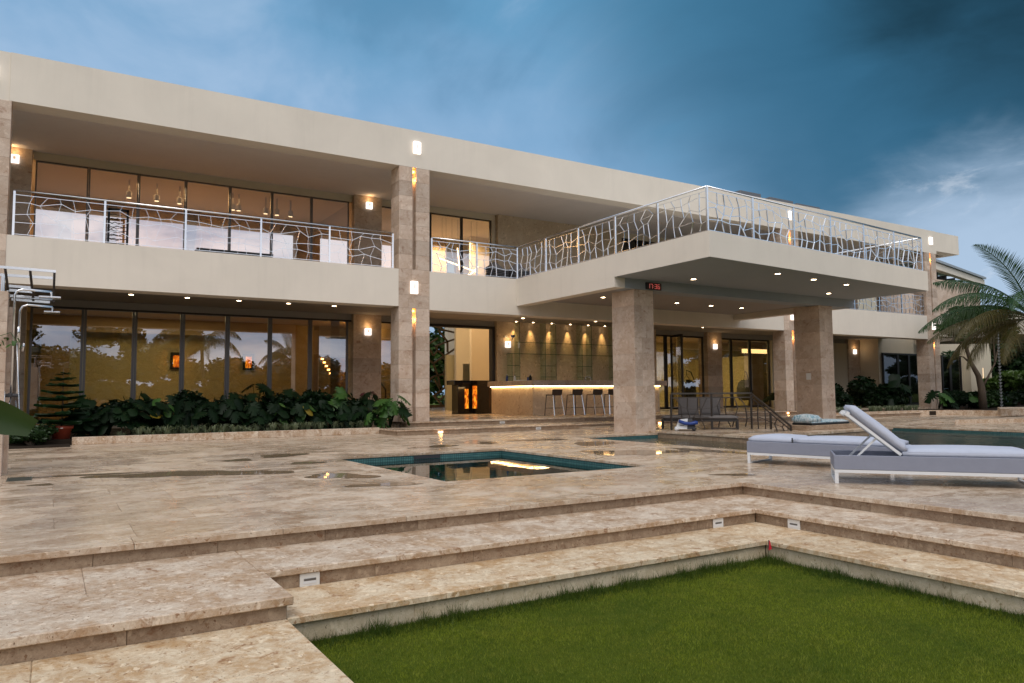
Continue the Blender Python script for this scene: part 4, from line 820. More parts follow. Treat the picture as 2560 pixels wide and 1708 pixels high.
# track spots upstairs
for i,x in enumerate((2.26,3.19,3.98,5.92,6.15,7.19,7.64,8.19)):
    t=empty('track_spotlight',(x,30.5,8.75),label='%s ceiling spotlight from the left in the upper room'%(ordn+['seventh','eighth'])[i],cat='spotlight',group='ceiling spotlights in the upper room')
    obj('can',MB().lathe([(.10,-.22),(.10,0),(.03,.03),(.03,.45)],12,(x,30.5,8.75)),M['frame_dark'],t); obj('lens',MB().lathe([(.08,-.235),(.085,-.221)],12,(x,30.5,8.75)),M['lamp_spot'],t)
t=empty('wall_art',(5,34,7.5),label='dark slanted wall panels in the upper room',cat='wall panels')
for x,a in ((.3,0),(1.9,0),(4.9,.08),(9.3,-.35)): obj('panel',MB().box(-.22,34.2,-1.1,.22,34.3,1.1).xf(Matrix.Translation((x,0,7.9))@Matrix.Rotation(a,4,'Y')),M['frame_dark'],t)
# hanging light sticks in the upper hall
t=empty('stick_chandelier',(15.8,30.0,6.9),label='chandelier of thin glowing sticks hanging in the upper hall',cat='chandelier')
for a,b in (((14.73,30,7.31),(16.72,30.2,6.88)),((15.65,30,7.87),(15.82,30.1,6.88)),((16.29,30,6.66),(16.85,30.2,7.13)),((16.1,29.8,6.6),(16.4,30.3,6.75))): obj('light_stick',MB().bar(a,b,.045),M['stick_light'],t)
for x in (14.9,15.1,15.4,15.7,16.4,16.7): obj('cord',MB().bar((x,30.05,7.2),(x,30.05,9.2),.012),M['black_metal'],t)
# hanging egg chairs in the right room
def egg(x,y,rz,label):
    t=empty('hanging_chair',(x,y,.3),rz,label=label,cat='hanging chair',group='hanging egg chairs')
    obj('base_ring',MB().tube([(.55*math.cos(a*math.pi/10),.55*math.sin(a*math.pi/10),.03) for a in range(21)],.03,6),M['black_metal'],t,local=True)
    obj('stand',MB().tube([(.6,0,.03),(.72,0,.8),(.66,0,1.5),(.35,0,2.05),(0,0,2.15)],.03,6),M['black_metal'],t,True,True); obj('hanger',MB().bar((0,0,2.15),(0,0,1.9),.02).bar((0,0,1.9),(-.25,0,1.6),.02).bar((0,0,1.9),(.25,0,1.6),.02),M['black_metal'],t,local=True)
    b=MB(); N=14; prof=[(.05,.38),(.38,.42),(.50,.70),(.50,1.1),(.40,1.45),(.22,1.62)]
    for (r0,z0),(r1,z1) in zip(prof[:-1],prof[1:]):
        for k in range(N):
            a0=math.radians(-40+260*k/N); a1=math.radians(-40+260*(k+1)/N)
            b.add([(r0*math.cos(a0),r0*math.sin(a0),z0),(r0*math.cos(a1),r0*math.sin(a1),z0),(r1*math.cos(a1),r1*math.sin(a1),z1),(r1*math.cos(a0),r1*math.sin(a0),z1)],[(0,1,2,3)])
    obj('woven_shell',b,M['wicker'],t,True,True); obj('seat_cushion',MB().cbox(-.34,-.3,.45,.34,.34,.60,.05),M['grey_cushion'],t,local=True)
egg(30.85,31,0,'hanging egg chair behind the folding doors'); egg(35.7,31,.4,'hanging egg chair behind the garden window')
t=empty('cove_lamp',(39.3,33,3.85),label='long warm cove light on the ceiling of the right room',cat='ceiling light'); obj('diffuser',MB().box(37.9,32.9,3.70,40.6,33.1,3.96),M['cove_light'],t); obj('housing',MB().box(37.8,32.9,3.961,40.7,33.3,4.1),M['room_ceiling'],t)
# things on the upper balcony
t=empty('iron_rack',(1.76,27.8,5.1),label='black iron rack with twisted rungs standing on the upper balcony',cat='rack')
for x in (1.48,2.04): obj('side_post',MB().box(x-.035,27.77,5.1,x+.035,27.83,7.44),M['black_metal'],t)
obj('top_rail',MB().box(1.445,27.77,7.38,2.075,27.83,7.46),M['black_metal'],t); r=random.Random(9)
for i in range(14):
    z=5.5+i*.135; pts=[(1.50+.08*k,27.8,z+r.uniform(-.03,.03)) for k in range(8)]; obj('rung',MB().tube(pts,.014,5),M['black_metal'],t)
t=empty('iron_ladder',(4.7,23.6,5.1),label='long black iron ladder lying behind the left railing',cat='ladder'); 
for y in (23.45,23.75): obj('side_rail',MB().cbox(3.55,y-.03,5.50,5.78,y+.03,5.58,.008),M['black_metal'],t)
for i in range(10): obj('rung',MB().bar((3.7+i*.21,23.45,5.54),(3.7+i*.21,23.75,5.54),.03),M['black_metal'],t)
for x in (3.65,5.68): obj('trestle',MB().bar((x,23.45,5.5),(x,23.40,5.1),.04).bar((x,23.75,5.5),(x,23.8,5.1),.04),M['black_metal'],t)
def tub_chair(x,y,rz,sc,label):
    t=empty('wicker_chair',(x,y,5.1),rz,label=label,cat='chair',group='wicker chairs on the upper terrace'); b=MB(); N=20
    for i in range(8):
        a=[(.48*math.cos(math.radians(k*360/N))*(1-.01*i),.42*math.sin(math.radians(k*360/N)),.50+i*.065+.10*math.sin(math.radians(k*360/N))) for k in range(N+1)]; obj('woven_hoop',MB().tube(a,.030,5,False),M['wicker'],t,True,True)
    obj('seat',MB().lathe([(.40,.36),(.44,.44),(.40,.50)],20),M['wicker'],t,local=True); obj('cushion',MB().add([(-.42,-.1,.95),(.42,-.1,.95),(.42,.35,.98),(-.42,.35,.98),(-.05,.1,1.30),(.10,.2,1.30)],[(0,1,4),(1,2,5,4),(2,3,5),(3,0,4,5),(3,2,1,0)]),M['grey_cushion'],t,local=True)
    for k in range(4): a=math.radians(45+90*k); obj('leg',MB().bar((.3*math.cos(a),.3*math.sin(a),.37),(.36*math.cos(a),.36*math.sin(a),0),.03),M['frame_grey'],t,local=True)
tub_chair(14.8,25.0,.2,1,'low wicker tub chair farther from the canopy railing'); tub_chair(15.7,24.9,-.3,1,'wicker tub chair right behind the canopy railing')

# ------------------------------------------------------------------ clock under the canopy
t=empty('digital_clock',(15.51,16.9,4.41),label='black digital wall clock with red digits 17:36 on the canopy beam',cat='clock')
obj('case',MB().cbox(15.20,16.86,4.31,15.82,16.899,4.52,.006),M['black_metal'],t)
SEGS={'1':'bc','7':'abc','3':'abgcd','6':'afgedc'}
def digit(ch,x,z,w,h):
    s=.014; b=MB(); y0,y1=16.853,16.8595; hm=z+h/2
    R={'a':(x,z+h-s,x+w,z+h),'d':(x,z,x+w,z+s),'g':(x,hm-s/2,x+w,hm+s/2),'f':(x,hm,x+s,z+h),'b':(x+w-s,hm,x+w,z+h),'e':(x,z,x+s,hm),'c':(x+w-s,z,x+w,hm)}
    for k in SEGS[ch]: q=R[k]; b.box(q[0],y0,q[1],q[2],y1,q[3])
    obj('digit',b,M['digits'],t)
for ch,x in (('1',15.26),('7',15.37),('3',15.54),('6',15.66)): digit(ch,x,4.345,.085,.14)
obj('colon',MB().box(15.488,16.853,4.385,15.503,16.8595,4.40).box(15.488,16.853,4.43,15.503,16.8595,4.445),M['digits'],t)

# ------------------------------------------------------------------ step lights
def steplight(x,y,z,ax,label,on=False,w=.16,h=.105,group='recessed step lights'):
    t=empty('step_light',(x,y,z),label=label,cat='step light',group=group)
    if ax=='y':   # on a riser facing -Y
        obj('plate',MB().cbox(x-w/2,y-.012,z-h/2,x+w/2,y-.0005,z+h/2,.003),M['plate_white'],t); obj('louvre',MB().box(x-w*.3,y-.016,z-h*.06,x+w*.3,y-.0125,z+h*.10),M['step_glow'] if on else M['frame_grey'],t)
        obj('recess',MB().box(x-w*.32,y-.0145,z-h*.28,x+w*.32,y-.0122,z-h*.07),M['step_glow'] if on else M['white_metal'],t)
    else:
        obj('plate',MB().cbox(x-.012,y-w/2,z-h/2,x-.0005,y+w/2,z+h/2,.003),M['plate_white'],t); obj('louvre',MB().box(x-.016,y-w*.3,z-h*.06,x-.0125,y+w*.3,z+h*.10),M['frame_grey'],t); obj('recess',MB().box(x-.0145,y-w*.32,z-h*.28,x-.0122,y+w*.32,z-h*.07),M['white_metal'],t)
    if on: lamp('bulb','POINT',(x,y-.06,z-.02),.5,(1,.5,.16),t,shadow_soft_size=.03)
steplight(1.80,6.003,-.262,'y','white step light next to the broad platform corner'); steplight(6.40,6.003,-.262,'y','white step light just left of the inner step corner'); steplight(7.023,5.47,-.262,'x','white step light on the steps below the loungers')
steplight(10.05,20.399,.06,'y','glowing step light below the tall twin column',True,.2,.09); steplight(13.2,22.029,.22,'y','unlit plate on the upper bar step',False,.2,.08); steplight(13.6,20.399,.06,'y','unlit plate on the lower bar step',False,.2,.08)
steplight(18.9,20.399,.10,'y','glowing step light behind the grey daybed',True,.2,.09); steplight(27.6,20.399,.10,'y','lower glowing step light beside the pool handrail',True,.18,.08); steplight(28.1,22.029,.24,'y','upper glowing step light beside the pool handrail',True,.18,.08)

# ------------------------------------------------------------------ loungers on the terrace
def pad(x0,x1,y0,y1,z0,th,bul=.03,nx=14,ny=8):
    """cushion with rounded rim and a slight crown"""
    b=MB(); ed=.05
    def pt(i,j,top):
        u=i/nx; v=j/ny; x=x0+(x1-x0)*u; y=y0+(y1-y0)*v; e=min(u*(x1-x0),(1-u)*(x1-x0),v*(y1-y0),(1-v)*(y1-y0))
        k=min(1,e/ed); s=math.sqrt(max(0,1-(1-k)**2)); return (x,y,z0+th/2+(1 if top else -1)*(th/2*(.35+.65*s))+(bul*math.sin(math.pi*u)*math.sin(math.pi*v) if top else 0))
    us=lambda n,L:n
    for top in (1,0):
        o=len(b.v); b.v+=[pt(i,j,top) for i in range(nx+1) for j in range(ny+1)]
        for i in range(nx):
            for j in range(ny):
                q=(o+i*(ny+1)+j,o+(i+1)*(ny+1)+j,o+(i+1)*(ny+1)+j+1,o+i*(ny+1)+j+1); b.f.append(q if top else tuple(reversed(q)))
    N=(nx+1)*(ny+1); rim=[i*(ny+1) for i in range(nx+1)]+[nx*(ny+1)+j for j in range(1,ny+1)]+[i*(ny+1)+ny for i in range(nx-1,-1,-1)]+[j for j in range(ny-1,0,-1)]
    for a,c in zip(rim,rim[1:]+rim[:1]): b.f.append((a,N+a,N+c,c))
    return b
def lounger(loc,ang,L,Wd,raised,label):
    """local x along the lounger from head to foot, y across"""
    t=empty('sun_lounger',loc,ang,label=label,cat='sun lounger',group='grey sun loungers on the terrace'); zt=.37; zb=.185; zr=.145; w=.028
    fr=MB().cbox(0,0,zb,L,w,zt,.006).cbox(0,Wd-w,zb,L,Wd,zt,.006).cbox(0,w+.001,zb,w,Wd-w-.001,zt,.006).cbox(L-w,w+.001,zb,L,Wd-w-.001,zt,.006); obj('side_panel',fr,M['sling'],t,local=True)
    obj('base_frame',MB().box(.004,.004,zr,L-.004,.044,zb-.001).box(.004,Wd-.044,zr,L-.004,Wd-.004,zb-.001).box(.004,.045,zr,.044,Wd-.045,zb-.001).box(L-.044,.045,zr,L-.004,Wd-.045,zb-.001),M['white_metal'],t,local=True)
    for x in (.004,L-.05):
        for y in (.004,Wd-.05): obj('leg',MB().cbox(x,y,.028,x+.046,y+.046,zr-.001,.004),M['white_metal'],t,local=True)
        obj('foot_bar',MB().cbox(x,.004,0,x+.046,Wd-.004,.0275,.004),M['white_metal'],t,local=True)
    obj('deck_sling',MB().box(w+.002,w+.002,.26,L-w-.002,Wd-w-.002,.285),M['sling'],t,local=True)
    hx=.80 if raised else .78
    def seam(x0,x1,y0,y1,z): return MB().tube([(x0,y0,z),(x1,y0,z),(x1,y1,z),(x0,y1,z),(x0,y0,z)],.006,5)
    obj('piping',seam(hx+.02,L-.03,.035,Wd-.035,.42),M['cushion'],t,True,True)
    obj('seat_cushion',pad(hx+.01,L-.02,.03,Wd-.03,.335,.125),M['cushion'],t,True,True)
    if raised:
        Rm=Matrix.Translation((hx,0,.36))@Matrix.Rotation(math.radians(40),4,'Y')
        bl=.86; obj('back_cushion',pad(-bl,-.01,.04,Wd-.04,.035,.13,.02).xf(Rm),M['cushion'],t,True,True)
        obj('back_frame',MB().box(-bl+.06,.05,-.005,-.02,.085,.03).box(-bl+.06,Wd-.085,-.005,-.02,Wd-.05,.03).box(-bl+.02,.05,-.01,-bl+.06,Wd-.05,.05).xf(Rm),M['white_metal'],t,local=True)
        for y in (.12,Wd-.12): obj('strut',MB().bar(tuple(Rm@Vector((-.36,y,.0))),(hx-.56,y,.30),.024),M['white_metal'],t,local=True)
        obj('head_clip',MB().cbox(-bl-.01,.30,-.03,-bl+.05,Wd-.30,.03,.006).xf(Rm),M['white_metal'],t,local=True)
    else:
        obj('back_cushion',pad(.02,hx-.01,.03,Wd-.03,.335,.125),M['cushion'],t,True,True); obj('strap',MB().box(hx-.012,.025,.36,hx+.012,.028,.45),M['dark_plastic'],t,local=True)
    return t
lounger((8.70,6.13,0),math.atan2(-.787,.617),2.3,.92,True,'grey sun lounger with its backrest raised, nearest the steps'); lounger((10.0,8.69,0),math.atan2(-.97,.238),2.3,.84,False,'grey sun lounger lying flat behind the raised one')
# double daybed on the deck
t=empty('daybed',(16.15,17.35,.062),math.atan2(-.71,.70),label='grey double daybed with two raised backs under the canopy',cat='daybed'); Ld=2.3
obj('frame',MB().box(0,0,.24,Ld,.05,.30).box(0,.85,.24,Ld,.90,.30).box(0,.05,.24,.05,.85,.30).box(Ld-.05,.05,.24,Ld,.85,.30),M['frame_dark'],t,local=True)
for x in (0,Ld*.65,Ld-.05):
    for y in (0,.85): obj('leg',MB().box(x,y,0,x+.05,y+.05,.239),M['frame_dark'],t,local=True)
obj('foot_rail',MB().box(Ld*.65+.05,.0,.02,Ld-.05,.04,.05),M['frame_dark'],t,local=True); obj('seat_cushion',pad(.0,Ld,.0,.90,.301,.12,.01),M['grey_cushion'],t,True,True)
for x0 in (.50,1.16):
    Rm=Matrix.Translation((0,.80,.40))@Matrix.Rotation(math.radians(62),4,'X'); obj('back_cushion',pad(x0,x0+.64,0,.62,0,.11,.01).xf(Rm),M['grey_cushion'],t,True,True)
# pool robot, float mattress, flag
t=empty('pool_robot',(16.0,16.2,.062),math.radians(-42),label='white and blue pool cleaning robot on the deck edge',cat='pool robot')
obj('body',MB().add([(-.27,-.2,.06),(.27,-.2,.06),(.27,.2,.06),(-.27,.2,.06),(-.16,-.13,.33),(.10,-.13,.36),(.10,.13,.36),(-.16,.13,.33)],[(3,2,1,0),(4,5,6,7),(0,1,5,4),(1,2,6,5),(2,3,7,6),(3,0,4,7)]),M['white_plastic'],t,local=True)
obj('dark_shell',MB().add([(.06,-.21,.05),(.33,-.21,.05),(.33,.21,.05),(.06,.21,.05),(.09,-.14,.37),(.22,-.14,.34),(.22,.14,.34),(.09,.14,.37)],[(3,2,1,0),(4,5,6,7),(0,1,5,4),(1,2,6,5),(2,3,7,6),(3,0,4,7)]),M['dark_plastic'],t,local=True)
obj('handle',MB().tube([(-.18,-.24,.30),(.0,-.25,.23),(.16,-.25,.22),(.30,-.24,.25),(.36,-.23,.24)],[.05,.055,.045,.06,.05],10),M['blue_plastic'],t,True,True)
for x in (-.24,.26): obj('brush_roller',MB().tube([(x,-.22,.065),(x,.22,.065)],.06,12),M['white_plastic'] if x<0 else M['dark_plastic'],t,True,True)
obj('marking',MB().box(-.15,-.187,.16,-.02,-.183,.175),M['dark_plastic'],t,local=True)
t=empty('float_mattress',(19.0,14.1,.2),math.radians(4),label='blue leaf print float mattress with raised pillow on the low wall',cat='mattress')
obj('mat',pad(.05,2.0,.0,.62,.03,.10,.03),M['float_print'],t,True,True); obj('pillow',pad(.0,.52,-.02,.64,.06,.22,.05),M['float_print'],t,True,True); obj('underside',MB().cbox(.02,-.03,0,2.02,.65,.055,.02),M['black_metal'],t,local=True)
t=empty('marker_flag',(6.17,5.12,ZL),label='tiny red marker flag in the lawn corner',cat='flag'); obj('stick',MB().bar((6.17,5.12,ZL),(6.17,5.12,ZL+.22),.006),M['frame_grey'],t); obj('cloth',MB().add([(6.17,5.12,ZL+.22),(6.185,5.115,ZL+.215),(6.205,5.11,ZL+.13),(6.165,5.117,ZL+.12)],[(0,1,2,3)]),M['red_cloth'],t)
# ------------------------------------------------------------------ shower pier at the left edge
t=empty('shower_pier',(-.75,14.1,0),label='narrow stone shower pier at the left edge of the terrace',cat='pier')
for i in range(6):
    block('stone',-1.35,13.9,.0+i*.475,-.60,14.25,.472+i*.475,M['stone_wall'],t,.004)
    block('stone',-1.35,14.252,.0+i*.44,-.545,14.62,.437+i*.44,M['stone_wall'],t,.004)
t=empty('shower_set',(-.5,14.2,.8),label='pair of chrome rain showers on the stone pier',cat='shower')
def bend(x,y,z0,z1,xe): 
    return [(x,y,z0),(x,y,z1-.10),(x+.03,y,z1-.03),(x+.10,y,z1),(xe,y,z1-.015)]
obj('riser_pipe',MB().tube(bend(-.52,14.0,1.2,2.90,-.03),.018,8),M['chrome'],t,True); obj('shower_head',MB().cbox(-.20,13.86,2.775,.10,14.14,2.80,.005).tube([(-.03,14.0,2.80),(-.03,14.0,2.885)],.016,8),M['chrome'],t)
obj('riser_pipe',MB().tube(bend(-.46,14.6,1.2,2.72,-.01),.016,8),M['chrome'],t,True); obj('shower_head',MB().cbox(-.13,14.46,2.60,.10,14.74,2.622,.005).tube([(-.01,14.6,2.62),(-.01,14.6,2.705)],.014,8),M['chrome'],t)
obj('hand_shower',MB().tube([(-.47,13.98,2.05),(-.45,13.95,2.2),(-.45,13.93,2.3)],.02,8),M['chrome'],t,True); obj('hand_shower',MB().tube([(-.41,14.56,1.95),(-.39,14.53,2.08)],.018,8),M['chrome'],t,True); obj('hose',MB().tube([(-.47,13.98,2.05),(-.44,13.95,1.6),(-.40,13.9,1.0),(-.39,13.9,.85),(-.42,13.93,.84),(-.46,13.98,1.15)],.010,6),M['chrome'],t,True)
obj('hose',MB().tube([(-.52,14.0,1.2),(-.55,13.96,1.0),(-.58,13.93,.92),(-.60,13.93,1.0),(-.6,13.96,1.3)],.010,6),M['chrome'],t,True); obj('valve',MB().tube([(-.62,13.98,1.23),(-.40,13.98,1.23)],.03,10).cbox(-.56,13.94,1.20,-.50,14.02,1.27,.01),M['dark_plastic'],t)
t=empty('towel_rack',(-.6,14.1,2.7),label='polished steel towel rack above the stone shower pier',cat='rack')
for a,b in (((-1.1,14.0,3.24),(.02,14.0,3.22)),((-1.1,14.15,3.13),(-.02,14.15,3.13)),((-.64,14.3,2.98),(-.30,14.3,2.97)),((-.64,14.35,2.92),(-.3,14.35,2.91)),((-.62,14.45,2.84),(-.02,14.45,2.82)),((-.58,14.5,2.79),(-.05,14.5,2.77))): obj('rail',MB().bar(a,b,.02,.042),M['chrome'],t)
for x,z in ((0.0,3.22),(-.33,3.23),(-.66,3.24)): obj('cross_bar',MB().bar((x,14.0,z-.01),(x+(.0 if x>-.1 else .05),14.5,2.78),.035,.02),M['frame_dark'],t)
obj('post',MB().cbox(-.70,13.97,2.85,-.655,14.03,3.10,.005),M['chrome'],t); obj('post',MB().cbox(-.70,14.45,2.64,-.655,14.51,2.83,.005),M['chrome'],t)
t=empty('rain_chain',(41.0,19.0,.2),label='cup rain chain hanging at the far right garden corner',cat='rain chain')
for i in range(24): obj('cup',MB().lathe([(.02,0),(.085,.11)],8,(40.2,18.85,.35+i*.16)),M['roof_metal'],t)
obj('chain',MB().bar((40.2,18.85,.2),(40.2,18.85,4.3),.012),M['frame_grey'],t)
# ------------------------------------------------------------------ planting
def leaf_mesh(name,mat,L=.46,Wd=.42,cuts=0,n=64,seed=0,fold=.22,droop=.35):
    r=random.Random(seed); vs=[(0,0,0)]; cx=L*.36
    notch=[(s*math.radians(28+24*i+r.uniform(-4,4)),r.uniform(.42,.62)) for s in (-1,1) for i in range(cuts)]
    def zf(x,y): return -fold*abs(y)-droop*(x+cx)*(x+cx)*.9+.0
    for i in range(n):
        t=-math.pi+2*math.pi*(i+.5)/n; c=math.cos(t); rr=.5*Wd*(1+.42*max(0,c)**3+.05*math.cos(3*t)); rr*=1-.45*max(0,-c)**14
        if c>0: rr=rr*(1-c**6)+ (L-cx)*c**6
        for a,d in notch:
            w=.085; rr*=1-d*math.exp(-((t-a)/w)**2)
        x,y=rr*math.cos(t),rr*math.sin(t); vs.append((x+cx,y,zf(x,y)))
    vs[0]=(cx,0,zf(0,0)+.012); b=MB(); b.add(vs,[(0,1+i,1+(i+1)%n) for i in range(n)]); return mesh_of(name,b,M[mat],True)
LM={}
for i in range(3): LM['mon%d'%i]=leaf_mesh('leaf','leaf_dark',.52,.50,5,seed=i)
for i in range(2): LM['monb%d'%i]=leaf_mesh('leaf','leaf_bright',.52,.50,5,seed=10+i)
LM['heart']=leaf_mesh('leaf','leaf_dark',.48,.34,0,24,seed=5); LM['heartb']=leaf_mesh('leaf','leaf_bright',.42,.32,0,24,seed=6); LM['yellow']=leaf_mesh('leaf','leaf_yellow',.44,.36,0,24,seed=7); LM['red']=leaf_mesh('leaf','leaf_red',.36,.16,0,20,seed=8); LM['long']=leaf_mesh('leaf','leaf_dark',.60,.17,0,20,seed=9,fold=.4,droop=.5)
def put_leaf(root,mesh,pos,az,tilt,roll,sc):
    o=bpy.data.objects.new('leaf',mesh); col.objects.link(o); o.parent=root
    o.matrix_local=Matrix.Translation(pos)@Matrix.Rotation(az,4,'Z')@Matrix.Rotation(tilt,4,'Y')@Matrix.Rotation(roll,4,'X')@Matrix.Diagonal((sc,sc,sc,1)); return o
def leafy_plant(name,x,y,z,h,kinds,nl,label,cat,group,seed,spread=.45,sc=1.0,face=-math.pi/2,fw=1.2):
    r=random.Random(seed); t=empty(name,(x,y,z),label=label,cat=cat,group=group); st=MB()
    for i in range(nl):
        az=face+r.uniform(-fw,fw)*(1 if i%4 else 2.2); hh=h*(.40+.60*((i+.5)/nl)**.8)*r.uniform(.88,1.05); d=spread*r.uniform(.35,1.0)*(1.15-.5*hh/h)
        p=Vector((math.cos(az)*d,math.sin(az)*d,hh)); st.tube([(0,0,0),(p.x*.35,p.y*.35,hh*.6),tuple(p)],[.016,.012,.008],5,False)
        put_leaf(t,LM[r.choice(kinds)],p,az+r.uniform(-.4,.4),math.radians(r.uniform(15,62)),r.uniform(-.35,.35),sc*r.uniform(.75,1.15))
    obj('stem',st,M['leaf_dark'],t,True,True); return t
BG='plants in the bed under the balcony'; rp=random.Random(21)
front=[(.75,22.75,.75),(1.35,22.6,.9),(1.95,22.7,1.0),(2.6,22.75,1.05),(3.2,22.65,1.0),(3.85,22.7,1.05),(4.45,22.7,1.1),(5.1,22.65,1.0),(5.75,22.7,1.05),(6.4,22.6,.95),(7.05,22.65,1.0),(7.7,22.6,.9),(8.3,22.5,.85)]
back=[(1.0,23.8,1.15),(2.0,23.9,1.2),(2.9,23.8,1.25),(3.7,23.9,1.2),(4.6,23.8,1.3),(5.4,23.6,1.6),(6.4,23.8,1.35),(7.2,23.9,1.25),(8.1,23.8,1.25),(9.0,23.7,1.2)]
ordl=['first','second','third','fourth','fifth','sixth','seventh','eighth','ninth','tenth','eleventh','twelfth','thirteenth']
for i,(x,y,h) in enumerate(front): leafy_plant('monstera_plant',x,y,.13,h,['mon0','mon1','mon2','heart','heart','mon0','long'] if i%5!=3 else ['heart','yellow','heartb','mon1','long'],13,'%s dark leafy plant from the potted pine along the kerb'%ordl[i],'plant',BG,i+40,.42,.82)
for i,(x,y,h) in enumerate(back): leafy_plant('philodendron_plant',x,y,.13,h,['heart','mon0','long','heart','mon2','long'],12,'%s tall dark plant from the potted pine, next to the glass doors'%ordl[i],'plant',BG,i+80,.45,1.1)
leafy_plant('monstera_plant',9.15,22.15,.10,1.18,['monb0','monb1','monb0','mon0'],12,'bright green split leaf monstera leaning on the twin column','plant',BG,131,.55,1.15,-math.pi*.5,1.3)
leafy_plant('monstera_plant',8.55,22.35,.10,.75,['monb0','monb1','mon1'],8,'small bright monstera at the kerb end','plant',BG,135,.45,.95)
leafy_plant('monstera_plant',7.75,23.1,.12,1.45,['monb1','heartb','mon0'],7,'upright bright leaf plant in front of the stair window','plant',BG,141,.30,1.0)
leafy_plant('cordyline_plant',8.85,23.4,.12,1.35,['red','red','long'],10,'dark red cordyline behind the bright monstera','plant',BG,143,.3,1.0)
leafy_plant('philodendron_plant',6.55,22.55,.12,.95,['yellow','heartb','heart'],6,'plant with one yellowing leaf in the middle of the bed','plant',BG,145,.32,1.0)
def strap_tufts(name,spots,label,seed,mat='leaf_lily',h=.30):
    rg=np.random.default_rng(seed); V=[]
    for (x,y,z) in spots:
        for _ in range(34):
            a=rg.uniform(0,6.283); L=h*rg.uniform(.7,1.25); w=rg.uniform(.006,.010); d=np.array([np.cos(a),np.sin(a),0]); s=np.array([-np.sin(a),np.cos(a),0])*w; b=np.array([x,y,z])+d*rg.uniform(0,.05)
            m=b+d*L*.28+np.array([0,0,L*.75]); e=b+d*L*.85+np.array([0,0,L*rg.uniform(.45,.95)])
            V+=[b-s,b+s,m-s*1.1, b+s,m+s*1.1,m-s*1.1, m-s*1.1,m+s*1.1,e]
    o=bpy.data.objects.new(name,tri_mesh(name,np.array(V),M[mat])); col.objects.link(o); WO[o.name]=Vector((0,0,0)); return tagp(o,label,'ground cover',None,'stuff')
strap_tufts('lily_turf',[(1.6+i*.115+rp.uniform(-.09,.09),22.12+rp.uniform(-.08,.22),.13-rp.choice((0,0,.05,.11))) for i in range(60) if rp.random()<.8],'pale variegated lily turf edging the bed along the kerb',4)
strap_tufts('lily_turf',[(30+i*.22+rp.uniform(-.1,.1),21.0+rp.uniform(-.1,.5),.2) for i in range(32)],'pale lily turf edging the far planting bed',5)
# potted norfolk pine
t=empty('potted_pine',(.27,22.25,0),label='small tiered norfolk pine in a terracotta pot',cat='potted tree'); px,py=.27,22.25
obj('pot',MB().lathe([(.17,.03),(.235,.40),(.265,.40),(.27,.47),(.235,.47),(.225,.42)],28,(px,py,0)),M['terracotta'],t,True); obj('saucer',MB().lathe([(.19,0),(.21,.035),(.185,.03)],24,(px,py,0)),M['terracotta'],t); obj('soil',MB().lathe([(.22,.425),(.22,.43)],20,(px,py,0)),M['soil'],t); obj('pot_mark',MB().cbox(px-.03,py-.268,.405,px+.03,py-.255,.43,.003),M['plate_white'],t)
obj('trunk',MB().tube([(px,py,.42),(px+.01,py,1.1),(px,py,1.92)],[.022,.016,.006],7),M['bark'],t,True)
def pine_branch(seed):
    r=random.Random(seed); b=MB(); b.tube([(0,0,0),(.5,0,.03),(1,0,.10)],[.010,.007,.003],4)
    for i in range(30):
        u=.12+.88*i/29; z=.03*u+.07*u*u; s=1 if i%2 else -1; L=.34*(1-.72*u)+.05; a=math.radians(52)*s
        d=Vector((math.cos(a),math.sin(a),.16)).normalized(); p=Vector((u,0,z)); e=p+d*L
        for k in range(3):
            ax=k*math.pi/3; nrm=d.cross(Vector((0,0,1))).normalized(); up2=nrm.cross(d); wv=(nrm*math.cos(ax)+up2*math.sin(ax))*.085
            b.add([p-wv*.7,p+wv*.7,e+wv*.8,e+d*.03,e-wv*.8],[(0,1,2,3,4)])
    for k in range(6):
        ax=k*math.pi/6; wv=Vector((0,math.cos(ax),math.sin(ax)))*.06; b.add([Vector((.1,0,0))-wv,Vector((.1,0,0))+wv,Vector((1.03,0,.105))],[(0,1,2)])
    return mesh_of('branch',b,M['leaf_pine'])
BM=[pine_branch(s) for s in range(3)]; r=random.Random(3)
for k,(z,L) in enumerate(((.55,.62),(.74,.60),(.94,.55),(1.12,.50),(1.30,.43),(1.48,.35),(1.64,.26),(1.79,.16))):
    for j in range(6):
        o=bpy.data.objects.new('branch',BM[(k+j)%3]); col.objects.link(o); o.parent=t; o.matrix_local=Matrix.Translation((0,0,z+r.uniform(-.02,.02)))@Matrix.Rotation(j*math.pi/3+k*.5+r.uniform(-.15,.15),4,'Z')@Matrix.Rotation(r.uniform(-.08,.10),4,'Y')@Matrix.Diagonal((L,L,L,1))
# leaf clouds for shrubs and trees
def leaf_cloud(lobes,n,size,seed,shape=.5):
    rg=np.random.default_rng(seed); V=np.empty((n*6,3)); w=np.array([l[3]*l[4]*l[5] for l in lobes])**.75; w/=w.sum(); idx=rg.choice(len(lobes),n,p=w); Lb=np.array(lobes)[idx]
    d=rg.normal(size=(n,3)); d/=np.linalg.norm(d,axis=1)[:,None]; rad=rg.uniform(.45,1.0,n)**.6; P=Lb[:,:3]+d*Lb[:,3:6]*rad[:,None]
    a=rg.normal(size=(n,3)); a/=np.linalg.norm(a,axis=1)[:,None]; a[:,2]*=.6; b=np.cross(a,d+rg.normal(scale=.5,size=(n,3))); b/=np.linalg.norm(b,axis=1)[:,None]+1e-9
    s=size*rg.uniform(.6,1.4,n)[:,None]; A=a*s; B=b*s*shape
    V[0::6]=P-A; V[1::6]=P+B*.9; V[2::6]=P+A; V[3::6]=P-A; V[4::6]=P+A; V[5::6]=P-B*.9; return V
